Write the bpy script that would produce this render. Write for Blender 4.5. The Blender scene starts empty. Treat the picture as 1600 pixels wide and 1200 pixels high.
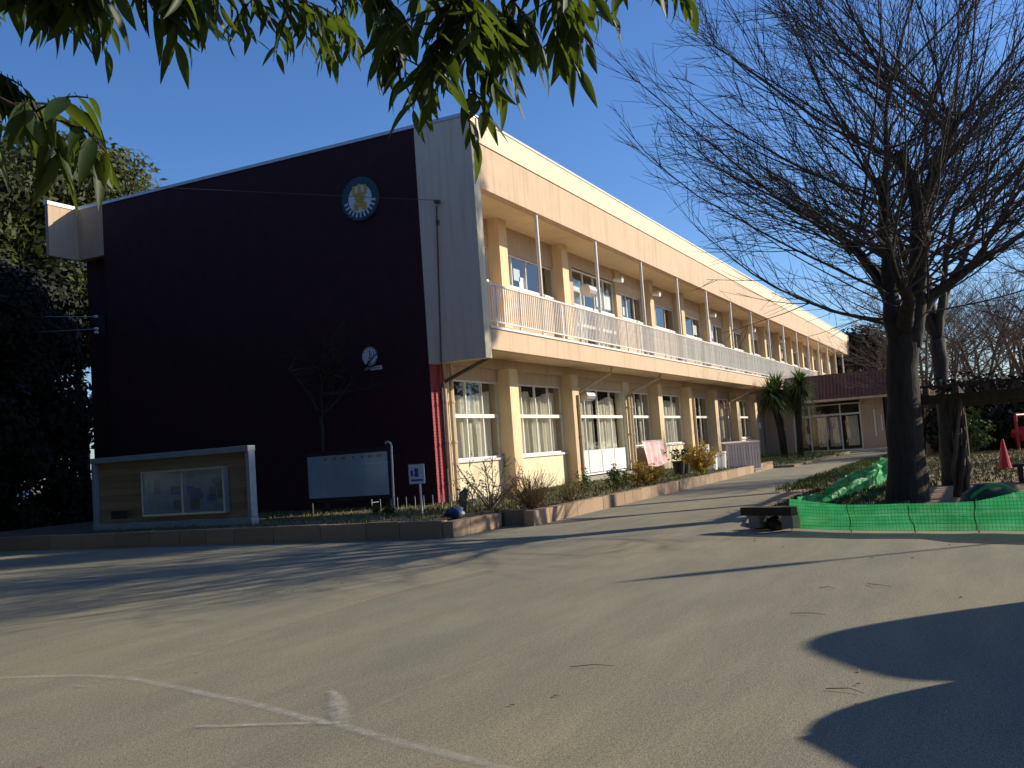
import bpy, bmesh, math, random
from math import sin, cos, pi, radians
from mathutils import Vector, Matrix, noise
random.seed(7)
S = bpy.context.scene
C = S.collection

# ------------------------------------------------------------------ camera, sky, sun, exposure
RM = [[0.43970, -0.89532, -0.07115], [-0.03189, -0.09473, 0.99499], [0.89758, 0.43523, 0.07020]]
CAM = Vector((-22.412, -13.299, 1.5)); FPX = 1516.0
cd = bpy.data.cameras.new('camera'); cam = bpy.data.objects.new('camera', cd); C.objects.link(cam); S.camera = cam
cd.sensor_width = 36; cd.lens = 36*FPX/1600; cd.clip_start = 0.05; cd.clip_end = 2000
mm = Matrix(((RM[0][0], RM[1][0], -RM[2][0]), (RM[0][1], RM[1][1], -RM[2][1]), (RM[0][2], RM[1][2], -RM[2][2])))
cam.matrix_world = Matrix.Translation(CAM) @ mm.to_4x4()
SUNH = Vector((0.62, -0.785, 0)).normalized(); EL = radians(25)
w = bpy.data.worlds.new("World"); S.world = w; w.use_nodes = True
wn = w.node_tree.nodes; sk = wn.new('ShaderNodeTexSky'); sk.sky_type = 'NISHITA'; sk.sun_disc = False
sk.sun_elevation = EL; sk.sun_rotation = math.atan2(SUNH.x, SUNH.y)
sk.altitude = 0; sk.air_density = 1.0; sk.dust_density = 0.5; sk.ozone_density = 6.0
hsv = wn.new('ShaderNodeHueSaturation'); hsv.inputs['Saturation'].default_value = 1.10; hsv.inputs['Hue'].default_value = 0.507
w.node_tree.links.new(sk.outputs[0], hsv.inputs['Color']); w.node_tree.links.new(hsv.outputs[0], wn['Background'].inputs[0]); wn['Background'].inputs[1].default_value = 0.130
sl = bpy.data.lights.new('sun', 'SUN'); so = bpy.data.objects.new('sun', sl); C.objects.link(so)
sl.energy = 5.0; sl.angle = radians(0.53); sl.color = (1.0, 0.88, 0.69)
sd = Vector((SUNH.x*cos(EL), SUNH.y*cos(EL), sin(EL)))
so.rotation_euler = sd.to_track_quat('Z', 'Y').to_euler(); so.location = (0, -60, 60)
S.view_settings.view_transform = 'Standard'; S.view_settings.look = 'None'; S.view_settings.gamma = 1
S.view_settings.exposure = 0.3; S.view_settings.use_curve_mapping = False
S.cycles.max_bounces = 6; S.cycles.transparent_max_bounces = 24

# ------------------------------------------------------------------ where things of the photograph stand
def ray(u, v):
    a, b = (u-800)/FPX, -(v-600)/FPX
    return Vector([RM[0][i]*a + RM[1][i]*b + RM[2][i] for i in range(3)])
def G(u, v, z=0.0):
    d = ray(u, v); return CAM + d*((z-CAM.z)/d.z)
def PL(u, v, ax, val):
    d = ray(u, v); return CAM + d*((val-CAM[ax])/d[ax])
def AT(u, v, depth): return CAM + ray(u, v)*depth
def proj(p):
    q = Vector(p)-CAM; d = [sum(RM[i][k]*q[k] for k in range(3)) for i in range(3)]
    return (800+FPX*d[0]/d[2], 600-FPX*d[1]/d[2], d[2])

# ------------------------------------------------------------------ materials
def mat(name, c1, c2=None, scale=4.0, rough=0.8, bump=0.0, bscale=30.0, metal=0.0, detail=6, spec=0.4, c3=None, trans=None, stretch=None):
    m = bpy.data.materials.new(name); m.use_nodes = True; nt = m.node_tree; n = nt.nodes; L = nt.links
    b = n['Principled BSDF']; b.inputs['Roughness'].default_value = rough; b.inputs['Metallic'].default_value = metal
    b.inputs['Specular IOR Level'].default_value = spec
    tc = n.new('ShaderNodeTexCoord'); mp = n.new('ShaderNodeMapping'); L.new(tc.outputs['Object'], mp.inputs[0])
    if stretch: mp.inputs['Scale'].default_value = stretch
    oi = n.new('ShaderNodeObjectInfo'); 
    if c2 is None: c2 = tuple(x*0.8 for x in c1)
    no = n.new('ShaderNodeTexNoise'); no.inputs['Scale'].default_value = scale; no.inputs['Detail'].default_value = detail
    no.inputs['Roughness'].default_value = 0.65
    L.new(mp.outputs[0], no.inputs['Vector'])
    cr = n.new('ShaderNodeValToRGB'); cr.color_ramp.elements[0].position = 0.32; cr.color_ramp.elements[1].position = 0.68
    cr.color_ramp.elements[0].color = (*c2, 1); cr.color_ramp.elements[1].color = (*c1, 1)
    if c3:
        e = cr.color_ramp.elements.new(0.82); e.color = (*c3, 1)
    L.new(no.outputs['Fac'], cr.inputs[0])
    hs = n.new('ShaderNodeHueSaturation'); mr = n.new('ShaderNodeMapRange'); mr.inputs['To Min'].default_value = 0.85; mr.inputs['To Max'].default_value = 1.15
    L.new(oi.outputs['Random'], mr.inputs['Value']); L.new(mr.outputs[0], hs.inputs['Value']); L.new(cr.outputs[0], hs.inputs['Color'])
    L.new(hs.outputs[0], b.inputs['Base Color'])
    if bump:
        n2 = n.new('ShaderNodeTexNoise'); n2.inputs['Scale'].default_value = bscale; n2.inputs['Detail'].default_value = 8
        L.new(mp.outputs[0], n2.inputs['Vector'])
        bp = n.new('ShaderNodeBump'); bp.inputs['Strength'].default_value = bump; bp.inputs['Distance'].default_value = 0.02
        L.new(n2.outputs['Fac'], bp.inputs['Height']); L.new(bp.outputs[0], b.inputs['Normal'])
    if trans:
        out = n['Material Output']; tr = n.new('ShaderNodeBsdfTranslucent'); tr.inputs[0].default_value = (*trans[1], 1)
        mx = n.new('ShaderNodeMixShader'); mx.inputs[0].default_value = trans[0]
        L.new(b.outputs[0], mx.inputs[1]); L.new(tr.outputs[0], mx.inputs[2]); L.new(mx.outputs[0], out.inputs[0])
    return m

def wall_mat(name, c1, c2, streak=(0.3, 0.22, 0.13), amt=0.25):
    """painted render: soft mottling, vertical rain streaks"""
    m = mat(name, c1, c2, 1.2, 0.85, 0.15, 60)
    nt = m.node_tree; n = nt.nodes; L = nt.links; b = n['Principled BSDF']
    tc = n.new('ShaderNodeTexCoord'); mp = n.new('ShaderNodeMapping'); mp.inputs['Scale'].default_value = (3.5, 3.5, 0.25)
    L.new(tc.outputs['Object'], mp.inputs[0])
    ns = n.new('ShaderNodeTexNoise'); ns.inputs['Scale'].default_value = 1.6; ns.inputs['Detail'].default_value = 5
    L.new(mp.outputs[0], ns.inputs['Vector'])
    cr = n.new('ShaderNodeValToRGB'); cr.color_ramp.elements[0].position = 0.5; cr.color_ramp.elements[1].position = 0.78
    cr.color_ramp.elements[0].color = (0, 0, 0, 1); cr.color_ramp.elements[1].color = (amt, amt, amt, 1)
    L.new(ns.outputs['Fac'], cr.inputs[0])
    mx = n.new('ShaderNodeMixRGB'); mx.inputs[2].default_value = (*streak, 1)
    src = b.inputs['Base Color'].links[0].from_socket
    L.new(cr.outputs[0], mx.inputs[0]); L.new(src, mx.inputs[1]); L.new(mx.outputs[0], b.inputs['Base Color'])
    return m

M = {}
M['peach'] = wall_mat('peach_paint', (0.62, 0.46, 0.325), (0.56, 0.41, 0.28), amt=.45)
M['cream'] = wall_mat('cream_paint', (0.80, 0.72, 0.53), (0.74, 0.66, 0.48), amt=.3)
M['fin'] = wall_mat('pale_paint', (0.80, 0.67, 0.52), (0.74, 0.61, 0.47), amt=0.3)
M['spandrel'] = wall_mat('sill_wall_paint', (0.80, 0.72, 0.50), (0.74, 0.64, 0.42))
M['soffit'] = mat('soffit_paint', (0.78, 0.62, 0.40), (0.70, 0.55, 0.35), 1.5, 0.9)
M['white'] = mat('white_paint', (0.80, 0.79, 0.76), (0.74, 0.73, 0.70), 6, 0.45)
M['rail'] = mat('railing_paint', (0.78, 0.76, 0.72), (0.70, 0.67, 0.62), 9, 0.5)
M['alu'] = mat('aluminium', (0.62, 0.63, 0.64), (0.5, 0.5, 0.52), 8, 0.4, metal=0.6)
M['pipe'] = mat('pipe_paint', (0.62, 0.50, 0.33), (0.52, 0.40, 0.26), 5, 0.6)
M['pipe_dark'] = mat('rusty_conduit', (0.16, 0.11, 0.09), (0.08, 0.06, 0.05), 14, 0.8)
M['curtain'] = mat('curtain_cloth', (0.86, 0.82, 0.70), (0.76, 0.72, 0.60), 3, 0.95, trans=(0.25, (0.8, 0.75, 0.6)))
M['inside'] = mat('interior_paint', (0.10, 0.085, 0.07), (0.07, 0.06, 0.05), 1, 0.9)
M['dark'] = mat('dark_metal', (0.03, 0.03, 0.032), (0.02, 0.02, 0.02), 9, 0.6)
M['wood_dark'] = mat('weathered_timber', (0.085, 0.06, 0.04), (0.04, 0.03, 0.022), 9, 0.85, 0.5, 40, stretch=(1, 1, .3))
M['bark'] = mat('grey_bark', (0.060, 0.047, 0.036), (0.024, 0.019, 0.016), 11, 0.95, 1.0, 14, stretch=(1, 1, .22), c3=(0.085, 0.075, 0.055))
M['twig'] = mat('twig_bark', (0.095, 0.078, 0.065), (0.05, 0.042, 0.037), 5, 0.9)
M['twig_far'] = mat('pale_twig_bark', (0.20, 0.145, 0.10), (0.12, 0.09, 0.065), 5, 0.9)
M['leaf'] = mat('evergreen_leaf', (0.022, 0.046, 0.010), (0.013, 0.030, 0.008), 9, 0.5, trans=(0.22, (0.22, 0.32, 0.03)), spec=0.25)
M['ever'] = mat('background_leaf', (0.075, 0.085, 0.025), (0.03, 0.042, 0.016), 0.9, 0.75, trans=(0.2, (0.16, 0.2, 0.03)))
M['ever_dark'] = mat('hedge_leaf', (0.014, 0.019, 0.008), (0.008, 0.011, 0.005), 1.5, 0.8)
M['palm'] = mat('cordyline_leaf', (0.05, 0.085, 0.022), (0.02, 0.04, 0.012), 6, 0.6, trans=(0.2, (0.15, 0.25, 0.04)))
M['grass'] = mat('dry_grass', (0.20, 0.18, 0.06), (0.10, 0.12, 0.03), 3, 0.9, c3=(0.30, 0.22, 0.09))
M['weed'] = mat('green_weed', (0.10, 0.16, 0.035), (0.06, 0.10, 0.02), 5, 0.9)
M['drystem'] = mat('dry_stem', (0.26, 0.17, 0.075), (0.17, 0.11, 0.05), 5, 0.9)
M['pinkbud'] = mat('pale_bare_twig', (0.48, 0.38, 0.30), (0.26, 0.19, 0.14), 12, 0.9)
M['autumn'] = mat('yellow_leaf', (0.42, 0.27, 0.04), (0.24, 0.17, 0.03), 6, 0.8, trans=(0.3, (0.5, 0.35, 0.05)))
M['soil'] = mat('planter_soil', (0.17, 0.125, 0.07), (0.09, 0.075, 0.04), 3, 0.95, 0.8, 25, c3=(0.22, 0.18, 0.10))
M['bed'] = mat('bed_soil', (0.25, 0.19, 0.12), (0.17, 0.135, 0.085), 1.2, 0.95, 0.6, 20, c3=(0.30, 0.24, 0.14))
M['stone'] = mat('kerb_stone', (0.40, 0.28, 0.185), (0.31, 0.215, 0.145), 9, 0.9, 0.7, 30, c3=(0.47, 0.31, 0.20))
M['concrete'] = mat('concrete', (0.36, 0.34, 0.30), (0.27, 0.25, 0.22), 3, 0.9, 0.3, 40)
M['ribbed'] = mat('red_brown_cladding', (0.17, 0.082, 0.066), (0.12, 0.06, 0.05), 3, 0.6)
M['red'] = mat('red_plastic', (0.60, 0.03, 0.04), (0.45, 0.02, 0.03), 3, 0.45)
M['redcloth'] = mat('pink_red_cloth', (0.72, 0.25, 0.26), (0.60, 0.12, 0.15), 3, 0.9)
M['blue'] = mat('blue_plastic', (0.03, 0.06, 0.24), (0.02, 0.035, 0.15), 6, 0.5)
M['carblue'] = mat('blue_car_paint', (0.03, 0.07, 0.30), (0.025, 0.06, 0.26), 2, 0.25, spec=0.6)
M['carwhite'] = mat('pearl_car_paint', (0.6, 0.6, 0.6), (0.58, 0.58, 0.58), 2, 0.25, spec=0.6)
M['tyre'] = mat('tyre_rubber', (0.02, 0.02, 0.02), (0.015, 0.015, 0.015), 8, 0.9)
M['crate'] = mat('greyish_pink_slats', (0.74, 0.62, 0.55), (0.62, 0.5, 0.44), 3, 0.8)
M['gold'] = mat('gold_paint', (0.62, 0.42, 0.08), (0.5, 0.33, 0.06), 6, 0.5)
M['emb_w'] = mat('emblem_white', (0.75, 0.78, 0.86), (0.66, 0.70, 0.78), 6, 0.6)
M['emb_g'] = mat('emblem_blue_green', (0.06, 0.12, 0.14), (0.035, 0.075, 0.09), 9, 0.5)
M['board'] = mat('board_wood', (0.36, 0.27, 0.15), (0.28, 0.20, 0.11), 5, 0.7, stretch=(1, .2, 4))
M['board_frame'] = mat('board_pale_metal', (0.30, 0.35, 0.38), (0.24, 0.28, 0.31), 5, 0.5)
M['paper'] = mat('paper', (0.72, 0.76, 0.80), (0.6, 0.66, 0.7), 2.5, 0.8)
M['print'] = mat('blue_print', (0.05, 0.08, 0.35), (0.04, 0.06, 0.28), 6, 0.7)
M['dome'] = mat('dark_green_sheet', (0.02, 0.06, 0.04), (0.012, 0.04, 0.03), 4, 0.6)

def glass_mat(name, tint, lo=0.10, hi=0.75, rough=0.02):
    m = bpy.data.materials.new(name); m.use_nodes = True; nt = m.node_tree; n = nt.nodes; L = nt.links
    for x in list(n):
        if x.type != 'OUTPUT_MATERIAL': n.remove(x)
    tr = n.new('ShaderNodeBsdfTransparent'); tr.inputs[0].default_value = (*tint, 1)
    gl = n.new('ShaderNodeBsdfGlossy'); gl.inputs['Roughness'].default_value = rough; gl.inputs[0].default_value = (.9, .93, .95, 1)
    fr0 = n.new('ShaderNodeLayerWeight'); fr0.inputs[0].default_value = .5; fr = n.new('ShaderNodeMath'); fr.operation = 'POWER'; fr.inputs[1].default_value = 3.5; L.new(fr0.outputs['Facing'], fr.inputs[0])
    mr = n.new('ShaderNodeMapRange'); mr.inputs['To Min'].default_value = lo; mr.inputs['To Max'].default_value = hi
    ns = n.new('ShaderNodeTexNoise'); ns.inputs['Scale'].default_value = 0.9; tc = n.new('ShaderNodeTexCoord')
    bp = n.new('ShaderNodeBump'); bp.inputs['Strength'].default_value = 0.12; bp.inputs['Distance'].default_value = 0.05
    L.new(tc.outputs['Object'], ns.inputs[0]); L.new(ns.outputs['Fac'], bp.inputs['Height']); L.new(bp.outputs[0], gl.inputs['Normal'])
    mx = n.new('ShaderNodeMixShader')
    L.new(fr.outputs[0], mr.inputs[0]); L.new(mr.outputs[0], mx.inputs[0]); L.new(tr.outputs[0], mx.inputs[1]); L.new(gl.outputs[0], mx.inputs[2])
    L.new(mx.outputs[0], n['Material Output'].inputs[0] if 'Material Output' in n else n[0].inputs[0])
    return m
M['glass'] = glass_mat('window_glass', (0.94, 0.96, 0.94), 0.08, 0.7)
M['case_glass'] = glass_mat('display_glass', (0.85, 0.92, 0.97), 0.05, 0.7, .12)

def brick_wall_mat():
    m = mat('shaded_maroon_tile', (0.075, 0.014, 0.020), (0.040, 0.010, 0.014), 2.0, 0.75)  # the wall's shade is put into a darkened tile colour
    nt = m.node_tree; n = nt.nodes; L = nt.links; b = n['Principled BSDF']
    tc = n.new('ShaderNodeTexCoord'); sx = n.new('ShaderNodeSeparateXYZ'); L.new(tc.outputs['Object'], sx.inputs[0])
    ad = n.new('ShaderNodeMath'); ad.operation = 'ADD'; L.new(sx.outputs[0], ad.inputs[0]); L.new(sx.outputs[1], ad.inputs[1])
    cb = n.new('ShaderNodeCombineXYZ'); L.new(ad.outputs[0], cb.inputs[0]); L.new(sx.outputs[2], cb.inputs[1])
    br = n.new('ShaderNodeTexBrick'); br.inputs['Scale'].default_value = 1; br.inputs['Brick Width'].default_value = .24
    br.inputs['Row Height'].default_value = .085; br.inputs['Mortar Size'].default_value = .009
    src = b.inputs['Base Color'].links[0].from_socket
    L.new(cb.outputs[0], br.inputs['Vector'])
    mx = n.new('ShaderNodeMixRGB'); mx.inputs[2].default_value = (0.025, 0.01, 0.011, 1)
    L.new(br.outputs['Fac'], mx.inputs[0]); L.new(src, mx.inputs[1]); L.new(mx.outputs[0], b.inputs['Base Color'])
    bp = n.new('ShaderNodeBump'); bp.inputs['Strength'].default_value = 0.6; bp.inputs['Distance'].default_value = 0.01; bp.invert = True
    L.new(br.outputs['Fac'], bp.inputs['Height']); L.new(bp.outputs[0], b.inputs['Normal'])
    return m
M['maroon'] = brick_wall_mat()
def sunlit_tile_mat():
    m = brick_wall_mat(); m.name = 'sunlit_maroon_tile'  # same tile as the end wall, with sunlight put into a brighter colour
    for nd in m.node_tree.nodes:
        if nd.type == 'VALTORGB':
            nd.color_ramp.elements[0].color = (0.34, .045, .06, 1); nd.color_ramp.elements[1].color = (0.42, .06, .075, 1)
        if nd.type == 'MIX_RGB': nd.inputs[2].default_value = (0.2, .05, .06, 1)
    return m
M['sunlit_tile'] = sunlit_tile_mat()

def asphalt():
    m = bpy.data.materials.new('asphalt'); m.use_nodes = True; nt = m.node_tree; n = nt.nodes; L = nt.links; b = n['Principled BSDF']
    tc = n.new('ShaderNodeTexCoord')
    def noi(s, d=6, r=0.6, st=None):
        x = n.new('ShaderNodeTexNoise'); x.inputs['Scale'].default_value = s; x.inputs['Detail'].default_value = d; x.inputs['Roughness'].default_value = r
        mp = n.new('ShaderNodeMapping'); L.new(tc.outputs['Object'], mp.inputs[0])
        if st: mp.inputs['Rotation'].default_value = (0, 0, st[0]); mp.inputs['Scale'].default_value = (st[1], st[2], 1)
        L.new(mp.outputs[0], x.inputs['Vector']); return x.outputs['Fac']
    def ramp(f, a, ca, bb, cb_):
        c = n.new('ShaderNodeValToRGB'); e = c.color_ramp.elements; e[0].position = a; e[1].position = bb; e[0].color = (*ca, 1); e[1].color = (*cb_, 1)
        L.new(f, c.inputs[0]); return c.outputs[0]
    def mix(f, a, bb, t='MIX'):
        x = n.new('ShaderNodeMixRGB'); x.blend_type = t
        if isinstance(f, float): x.inputs[0].default_value = f
        else: L.new(f, x.inputs[0])
        for i, s in ((1, a), (2, bb)):
            if isinstance(s, tuple): x.inputs[i].default_value = (*s, 1)
            else: L.new(s, x.inputs[i])
        return x.outputs[0]
    base = ramp(noi(0.18, 5), 0.35, (0.240, 0.226, 0.168), 0.65, (0.272, 0.254, 0.186))
    dust = ramp(noi(0.32, 6, 0.55, (0.5, .5, 1.3)), 0.46, (0, 0, 0), 0.68, (1, 1, 1))
    c = mix(dust, base, (0.305, 0.272, 0.178))
    wear = ramp(noi(1.4, 8, 0.7, (0.5, .35, 1.4)), 0.42, (0.86, 0.87, 0.88), 0.7, (1.10, 1.08, 1.04)); c = mix(1.0, c, wear, 'MULTIPLY')
    grit = ramp(noi(120, 2, 0.9), 0.40, (0.48, 0.48, 0.48), 0.62, (1.52, 1.52, 1.52)); c = mix(1.0, c, grit, 'MULTIPLY')
    g2 = ramp(noi(34, 5, 0.85), 0.36, (0.74, 0.74, 0.74), 0.64, (1.22, 1.22, 1.22)); c = mix(1.0, c, g2, 'MULTIPLY')
    spk = ramp(noi(62, 1, 0.5), 0.70, (1, 1, 1), 0.74, (0.45, 0.43, 0.40)); c = mix(1.0, c, spk, 'MULTIPLY')
    # cracks / patch seams
    vo = n.new('ShaderNodeTexVoronoi'); vo.feature = 'DISTANCE_TO_EDGE'; vo.inputs['Scale'].default_value = 0.16
    dn = n.new('ShaderNodeTexNoise'); dn.inputs['Scale'].default_value = 1.2; dn.inputs['Detail'].default_value = 6; L.new(tc.outputs['Object'], dn.inputs['Vector'])
    vm = n.new('ShaderNodeVectorMath'); vm.operation = 'MULTIPLY_ADD'; vm.inputs[1].default_value = (0.9, 0.9, 0); L.new(dn.outputs['Color'], vm.inputs[0]); L.new(tc.outputs['Object'], vm.inputs[2])
    L.new(vm.outputs[0], vo.inputs['Vector'])
    cr = ramp(vo.outputs['Distance'], 0.0, (0.72, 0.70, 0.68), 0.0035, (1, 1, 1)); c = mix(0.25, c, mix(1.0, c, cr, 'MULTIPLY'))
    L.new(c, b.inputs['Base Color']); b.inputs['Roughness'].default_value = 0.92; b.inputs['Specular IOR Level'].default_value = 0.25
    bp = n.new('ShaderNodeBump'); bp.inputs['Strength'].default_value = 0.22; bp.inputs['Distance'].default_value = 0.006
    L.new(noi(110, 4, 0.8), bp.inputs['Height']); L.new(bp.outputs[0], b.inputs['Normal'])
    return m
M['asphalt'] = asphalt()

def chalk(name, col, lo, hi):
    m = bpy.data.materials.new(name); m.use_nodes = True; nt = m.node_tree; n = nt.nodes; L = nt.links; b = n['Principled BSDF']
    b.inputs['Base Color'].default_value = (*col, 1); b.inputs['Roughness'].default_value = 0.95
    tc = n.new('ShaderNodeTexCoord'); ns = n.new('ShaderNodeTexNoise'); ns.inputs['Scale'].default_value = 7; ns.inputs['Detail'].default_value = 9; ns.inputs['Roughness'].default_value = .8
    L.new(tc.outputs['Object'], ns.inputs['Vector'])
    mr = n.new('ShaderNodeMapRange'); mr.inputs['From Min'].default_value = .35; mr.inputs['From Max'].default_value = .7
    mr.inputs['To Min'].default_value = lo; mr.inputs['To Max'].default_value = hi; L.new(ns.outputs['Fac'], mr.inputs[0])
    uv = n.new('ShaderNodeUVMap'); uv.uv_map = 'UVMap'; sx = n.new('ShaderNodeSeparateXYZ'); L.new(uv.outputs[0], sx.inputs[0])
    # soft edges across the line: 1-|2v-1|
    a = n.new('ShaderNodeMath'); a.operation = 'MULTIPLY_ADD'; a.inputs[1].default_value = 2; a.inputs[2].default_value = -1; L.new(sx.outputs[1], a.inputs[0])
    ab = n.new('ShaderNodeMath'); ab.operation = 'ABSOLUTE'; L.new(a.outputs[0], ab.inputs[0])
    om = n.new('ShaderNodeMapRange'); om.interpolation_type = 'SMOOTHSTEP'; om.inputs['From Min'].default_value = 1; om.inputs['From Max'].default_value = .1; L.new(ab.outputs[0], om.inputs[0])
    mu = n.new('ShaderNodeMath'); mu.operation = 'MULTIPLY'; mu.use_clamp = True; L.new(mr.outputs[0], mu.inputs[0]); L.new(om.outputs[0], mu.inputs[1])
    L.new(mu.outputs[0], b.inputs['Alpha'])
    return m
M['chalk'] = chalk('worn_white_line', (0.52, 0.51, 0.46), 0.0, 0.75)
M['chalk_faint'] = chalk('faint_line', (0.46, 0.40, 0.28), 0.0, 0.55)

def net_mat():
    m = bpy.data.materials.new('green_net'); m.use_nodes = True; nt = m.node_tree; n = nt.nodes; L = nt.links; b = n['Principled BSDF']
    b.inputs['Roughness'].default_value = 0.55
    uv = n.new('ShaderNodeUVMap'); uv.uv_map = 'UVMap'
    sx = n.new('ShaderNodeSeparateXYZ'); L.new(uv.outputs[0], sx.inputs[0])
    def stripes(o, f, wd):
        a = n.new('ShaderNodeMath'); a.operation = 'MULTIPLY'; a.inputs[1].default_value = f; L.new(o, a.inputs[0])
        fr = n.new('ShaderNodeMath'); fr.operation = 'FRACT'; L.new(a.outputs[0], fr.inputs[0])
        g = n.new('ShaderNodeMath'); g.operation = 'LESS_THAN'; g.inputs[1].default_value = wd; L.new(fr.outputs[0], g.inputs[0]); return g.outputs[0]
    s1 = stripes(sx.outputs[0], 20, .18); s2 = stripes(sx.outputs[1], 20, .18)
    mxm = n.new('ShaderNodeMath'); mxm.operation = 'MAXIMUM'; L.new(s1, mxm.inputs[0]); L.new(s2, mxm.inputs[1])
    no = n.new('ShaderNodeTexNoise'); no.inputs['Scale'].default_value = 5; tc = n.new('ShaderNodeTexCoord'); L.new(tc.outputs['Object'], no.inputs['Vector'])
    cr = n.new('ShaderNodeValToRGB'); cr.color_ramp.elements[0].position = .35; cr.color_ramp.elements[1].position = .7
    cr.color_ramp.elements[0].color = (0.045, 0.45, 0.14, 1); cr.color_ramp.elements[1].color = (0.09, 0.60, 0.24, 1); L.new(no.outputs[0], cr.inputs[0])
    mx = n.new('ShaderNodeMixRGB'); mx.inputs[2].default_value = (0.015, 0.20, 0.06, 1)
    hf = n.new('ShaderNodeMath'); hf.operation = 'MULTIPLY'; hf.inputs[1].default_value = .75; L.new(mxm.outputs[0], hf.inputs[0])
    L.new(hf.outputs[0], mx.inputs[0]); L.new(cr.outputs[0], mx.inputs[1]); L.new(mx.outputs[0], b.inputs['Base Color'])
    tr = n.new('ShaderNodeBsdfTranslucent'); L.new(mx.outputs[0], tr.inputs[0])
    tp = n.new('ShaderNodeBsdfTransparent')
    m1 = n.new('ShaderNodeMixShader'); m1.inputs[0].default_value = .3; L.new(b.outputs[0], m1.inputs[1]); L.new(tr.outputs[0], m1.inputs[2])
    m2 = n.new('ShaderNodeMixShader'); m2.inputs[0].default_value = .12; L.new(m1.outputs[0], m2.inputs[1]); L.new(tp.outputs[0], m2.inputs[2])
    L.new(m2.outputs[0], n['Material Output'].inputs[0]); return m
M['net'] = net_mat()

# ------------------------------------------------------------------ builders
class MB:
    """collects shapes in world coordinates; build() links them as ONE mesh object"""
    def __init__(s): s.v = []; s.f = []; s.uv = None
    def box(s, x0, x1, y0, y1, z0, z1):
        b = len(s.v)
        s.v += [(x0, y0, z0), (x1, y0, z0), (x1, y1, z0), (x0, y1, z0), (x0, y0, z1), (x1, y0, z1), (x1, y1, z1), (x0, y1, z1)]
        s.f += [(b, b+3, b+2, b+1), (b+4, b+5, b+6, b+7), (b, b+1, b+5, b+4), (b+1, b+2, b+6, b+5), (b+2, b+3, b+7, b+6), (b+3, b, b+4, b+7)]; return s
    def tube(s, pts, r, n=6, cap=True):
        b = len(s.v); N = len(pts)
        rs = r if isinstance(r, (list, tuple)) else [r]*N
        for i, p in enumerate(pts):
            a = pts[max(i-1, 0)]; c = pts[min(i+1, N-1)]
            d = (c[0]-a[0], c[1]-a[1], c[2]-a[2]); l = math.sqrt(d[0]**2+d[1]**2+d[2]**2) or 1; d = (d[0]/l, d[1]/l, d[2]/l)
            if abs(d[2]) < .9: e = (-d[1], d[0], 0)
            else: e = (0, -d[2], d[1])
            l = math.sqrt(e[0]**2+e[1]**2+e[2]**2) or 1; e = (e[0]/l, e[1]/l, e[2]/l)
            g = (d[1]*e[2]-d[2]*e[1], d[2]*e[0]-d[0]*e[2], d[0]*e[1]-d[1]*e[0])
            for k in range(n):
                t = 2*pi*k/n; ct = cos(t)*rs[i]; st = sin(t)*rs[i]
                s.v.append((p[0]+e[0]*ct+g[0]*st, p[1]+e[1]*ct+g[1]*st, p[2]+e[2]*ct+g[2]*st))
        for i in range(N-1):
            for k in range(n):
                k2 = (k+1) % n; s.f.append((b+i*n+k, b+i*n+k2, b+(i+1)*n+k2, b+(i+1)*n+k))
        if cap:
            s.f.append(tuple(b+k for k in range(n))[::-1]); s.f.append(tuple(b+(N-1)*n+k for k in range(n)))
        return s
    def face(s, *pts):
        b = len(s.v); s.v += [tuple(p) for p in pts]; s.f.append(tuple(range(b, b+len(pts)))); return s
    def disc(s, c, r, th, ax='x', n=32, r2=None):
        """a disc (or ring, if r2) of thickness th facing -x (ax='x')"""
        b = len(s.v); x = c[0]
        for xx in (x, x-th):
            for k in range(n):
                t = 2*pi*k/n; s.v.append((xx, c[1]+r*cos(t), c[2]+r*sin(t)))
        for k in range(n): k2 = (k+1) % n; s.f.append((b+k, b+k2, b+n+k2, b+n+k))
        if r2:
            for xx in (x, x-th):
                for k in range(n):
                    t = 2*pi*k/n; s.v.append((xx, c[1]+r2*cos(t), c[2]+r2*sin(t)))
            for k in range(n):
                k2 = (k+1) % n; s.f.append((b+n+k, b+n+k2, b+3*n+k2, b+3*n+k)); s.f.append((b+2*n+k, b+3*n+k, b+3*n+k2, b+2*n+k2))
        else: s.f.append(tuple(b+n+k for k in range(n)))
        return s
    def build(s, name, m, parent=None, smooth=False, bevel=0):
        me = bpy.data.meshes.new(name); org = ORG.get(parent.name, Vector()) if parent else Vector()
        vv = [(a-org.x, b-org.y, c-org.z) for a, b, c in s.v]
        me.from_pydata(vv, [], s.f); me.materials.append(m)
        if s.uv:
            ul = me.uv_layers.new(name='UVMap')
            for lp in me.loops: ul.data[lp.index].uv = s.uv[lp.vertex_index]
        if smooth: me.shade_smooth()
        o = bpy.data.objects.new(name, me); C.objects.link(o)
        if parent: o.parent = parent; ORG[o.name] = org
        if bevel:
            md = o.modifiers.new('bevel', 'BEVEL'); md.width = bevel; md.segments = 2; md.limit_method = 'ANGLE'
        return o
ORG = {}
def thing(name, label, cat, loc=(0, 0, 0), group=None):
    o = bpy.data.objects.new(name, None); C.objects.link(o); o.location = loc; o.empty_display_size = .2
    o['label'] = label; o['category'] = cat
    if group: o['group'] = group
    ORG[o.name] = Vector(loc); return o
def struct(mb, name, m, kind='structure', **k):
    o = mb.build(name, m, **k); o['kind'] = kind; return o
def piece(name, mesh, parent, loc, rot=None, scale=None):
    """alike pieces share a mesh; loc in world"""
    o = bpy.data.objects.new(name, mesh); C.objects.link(o); o.parent = parent
    o.location = Vector(loc)-ORG[parent.name]
    if rot is not None: o.rotation_euler = rot
    if scale is not None: o.scale = scale
    ORG[o.name] = Vector(loc); return o
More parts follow.
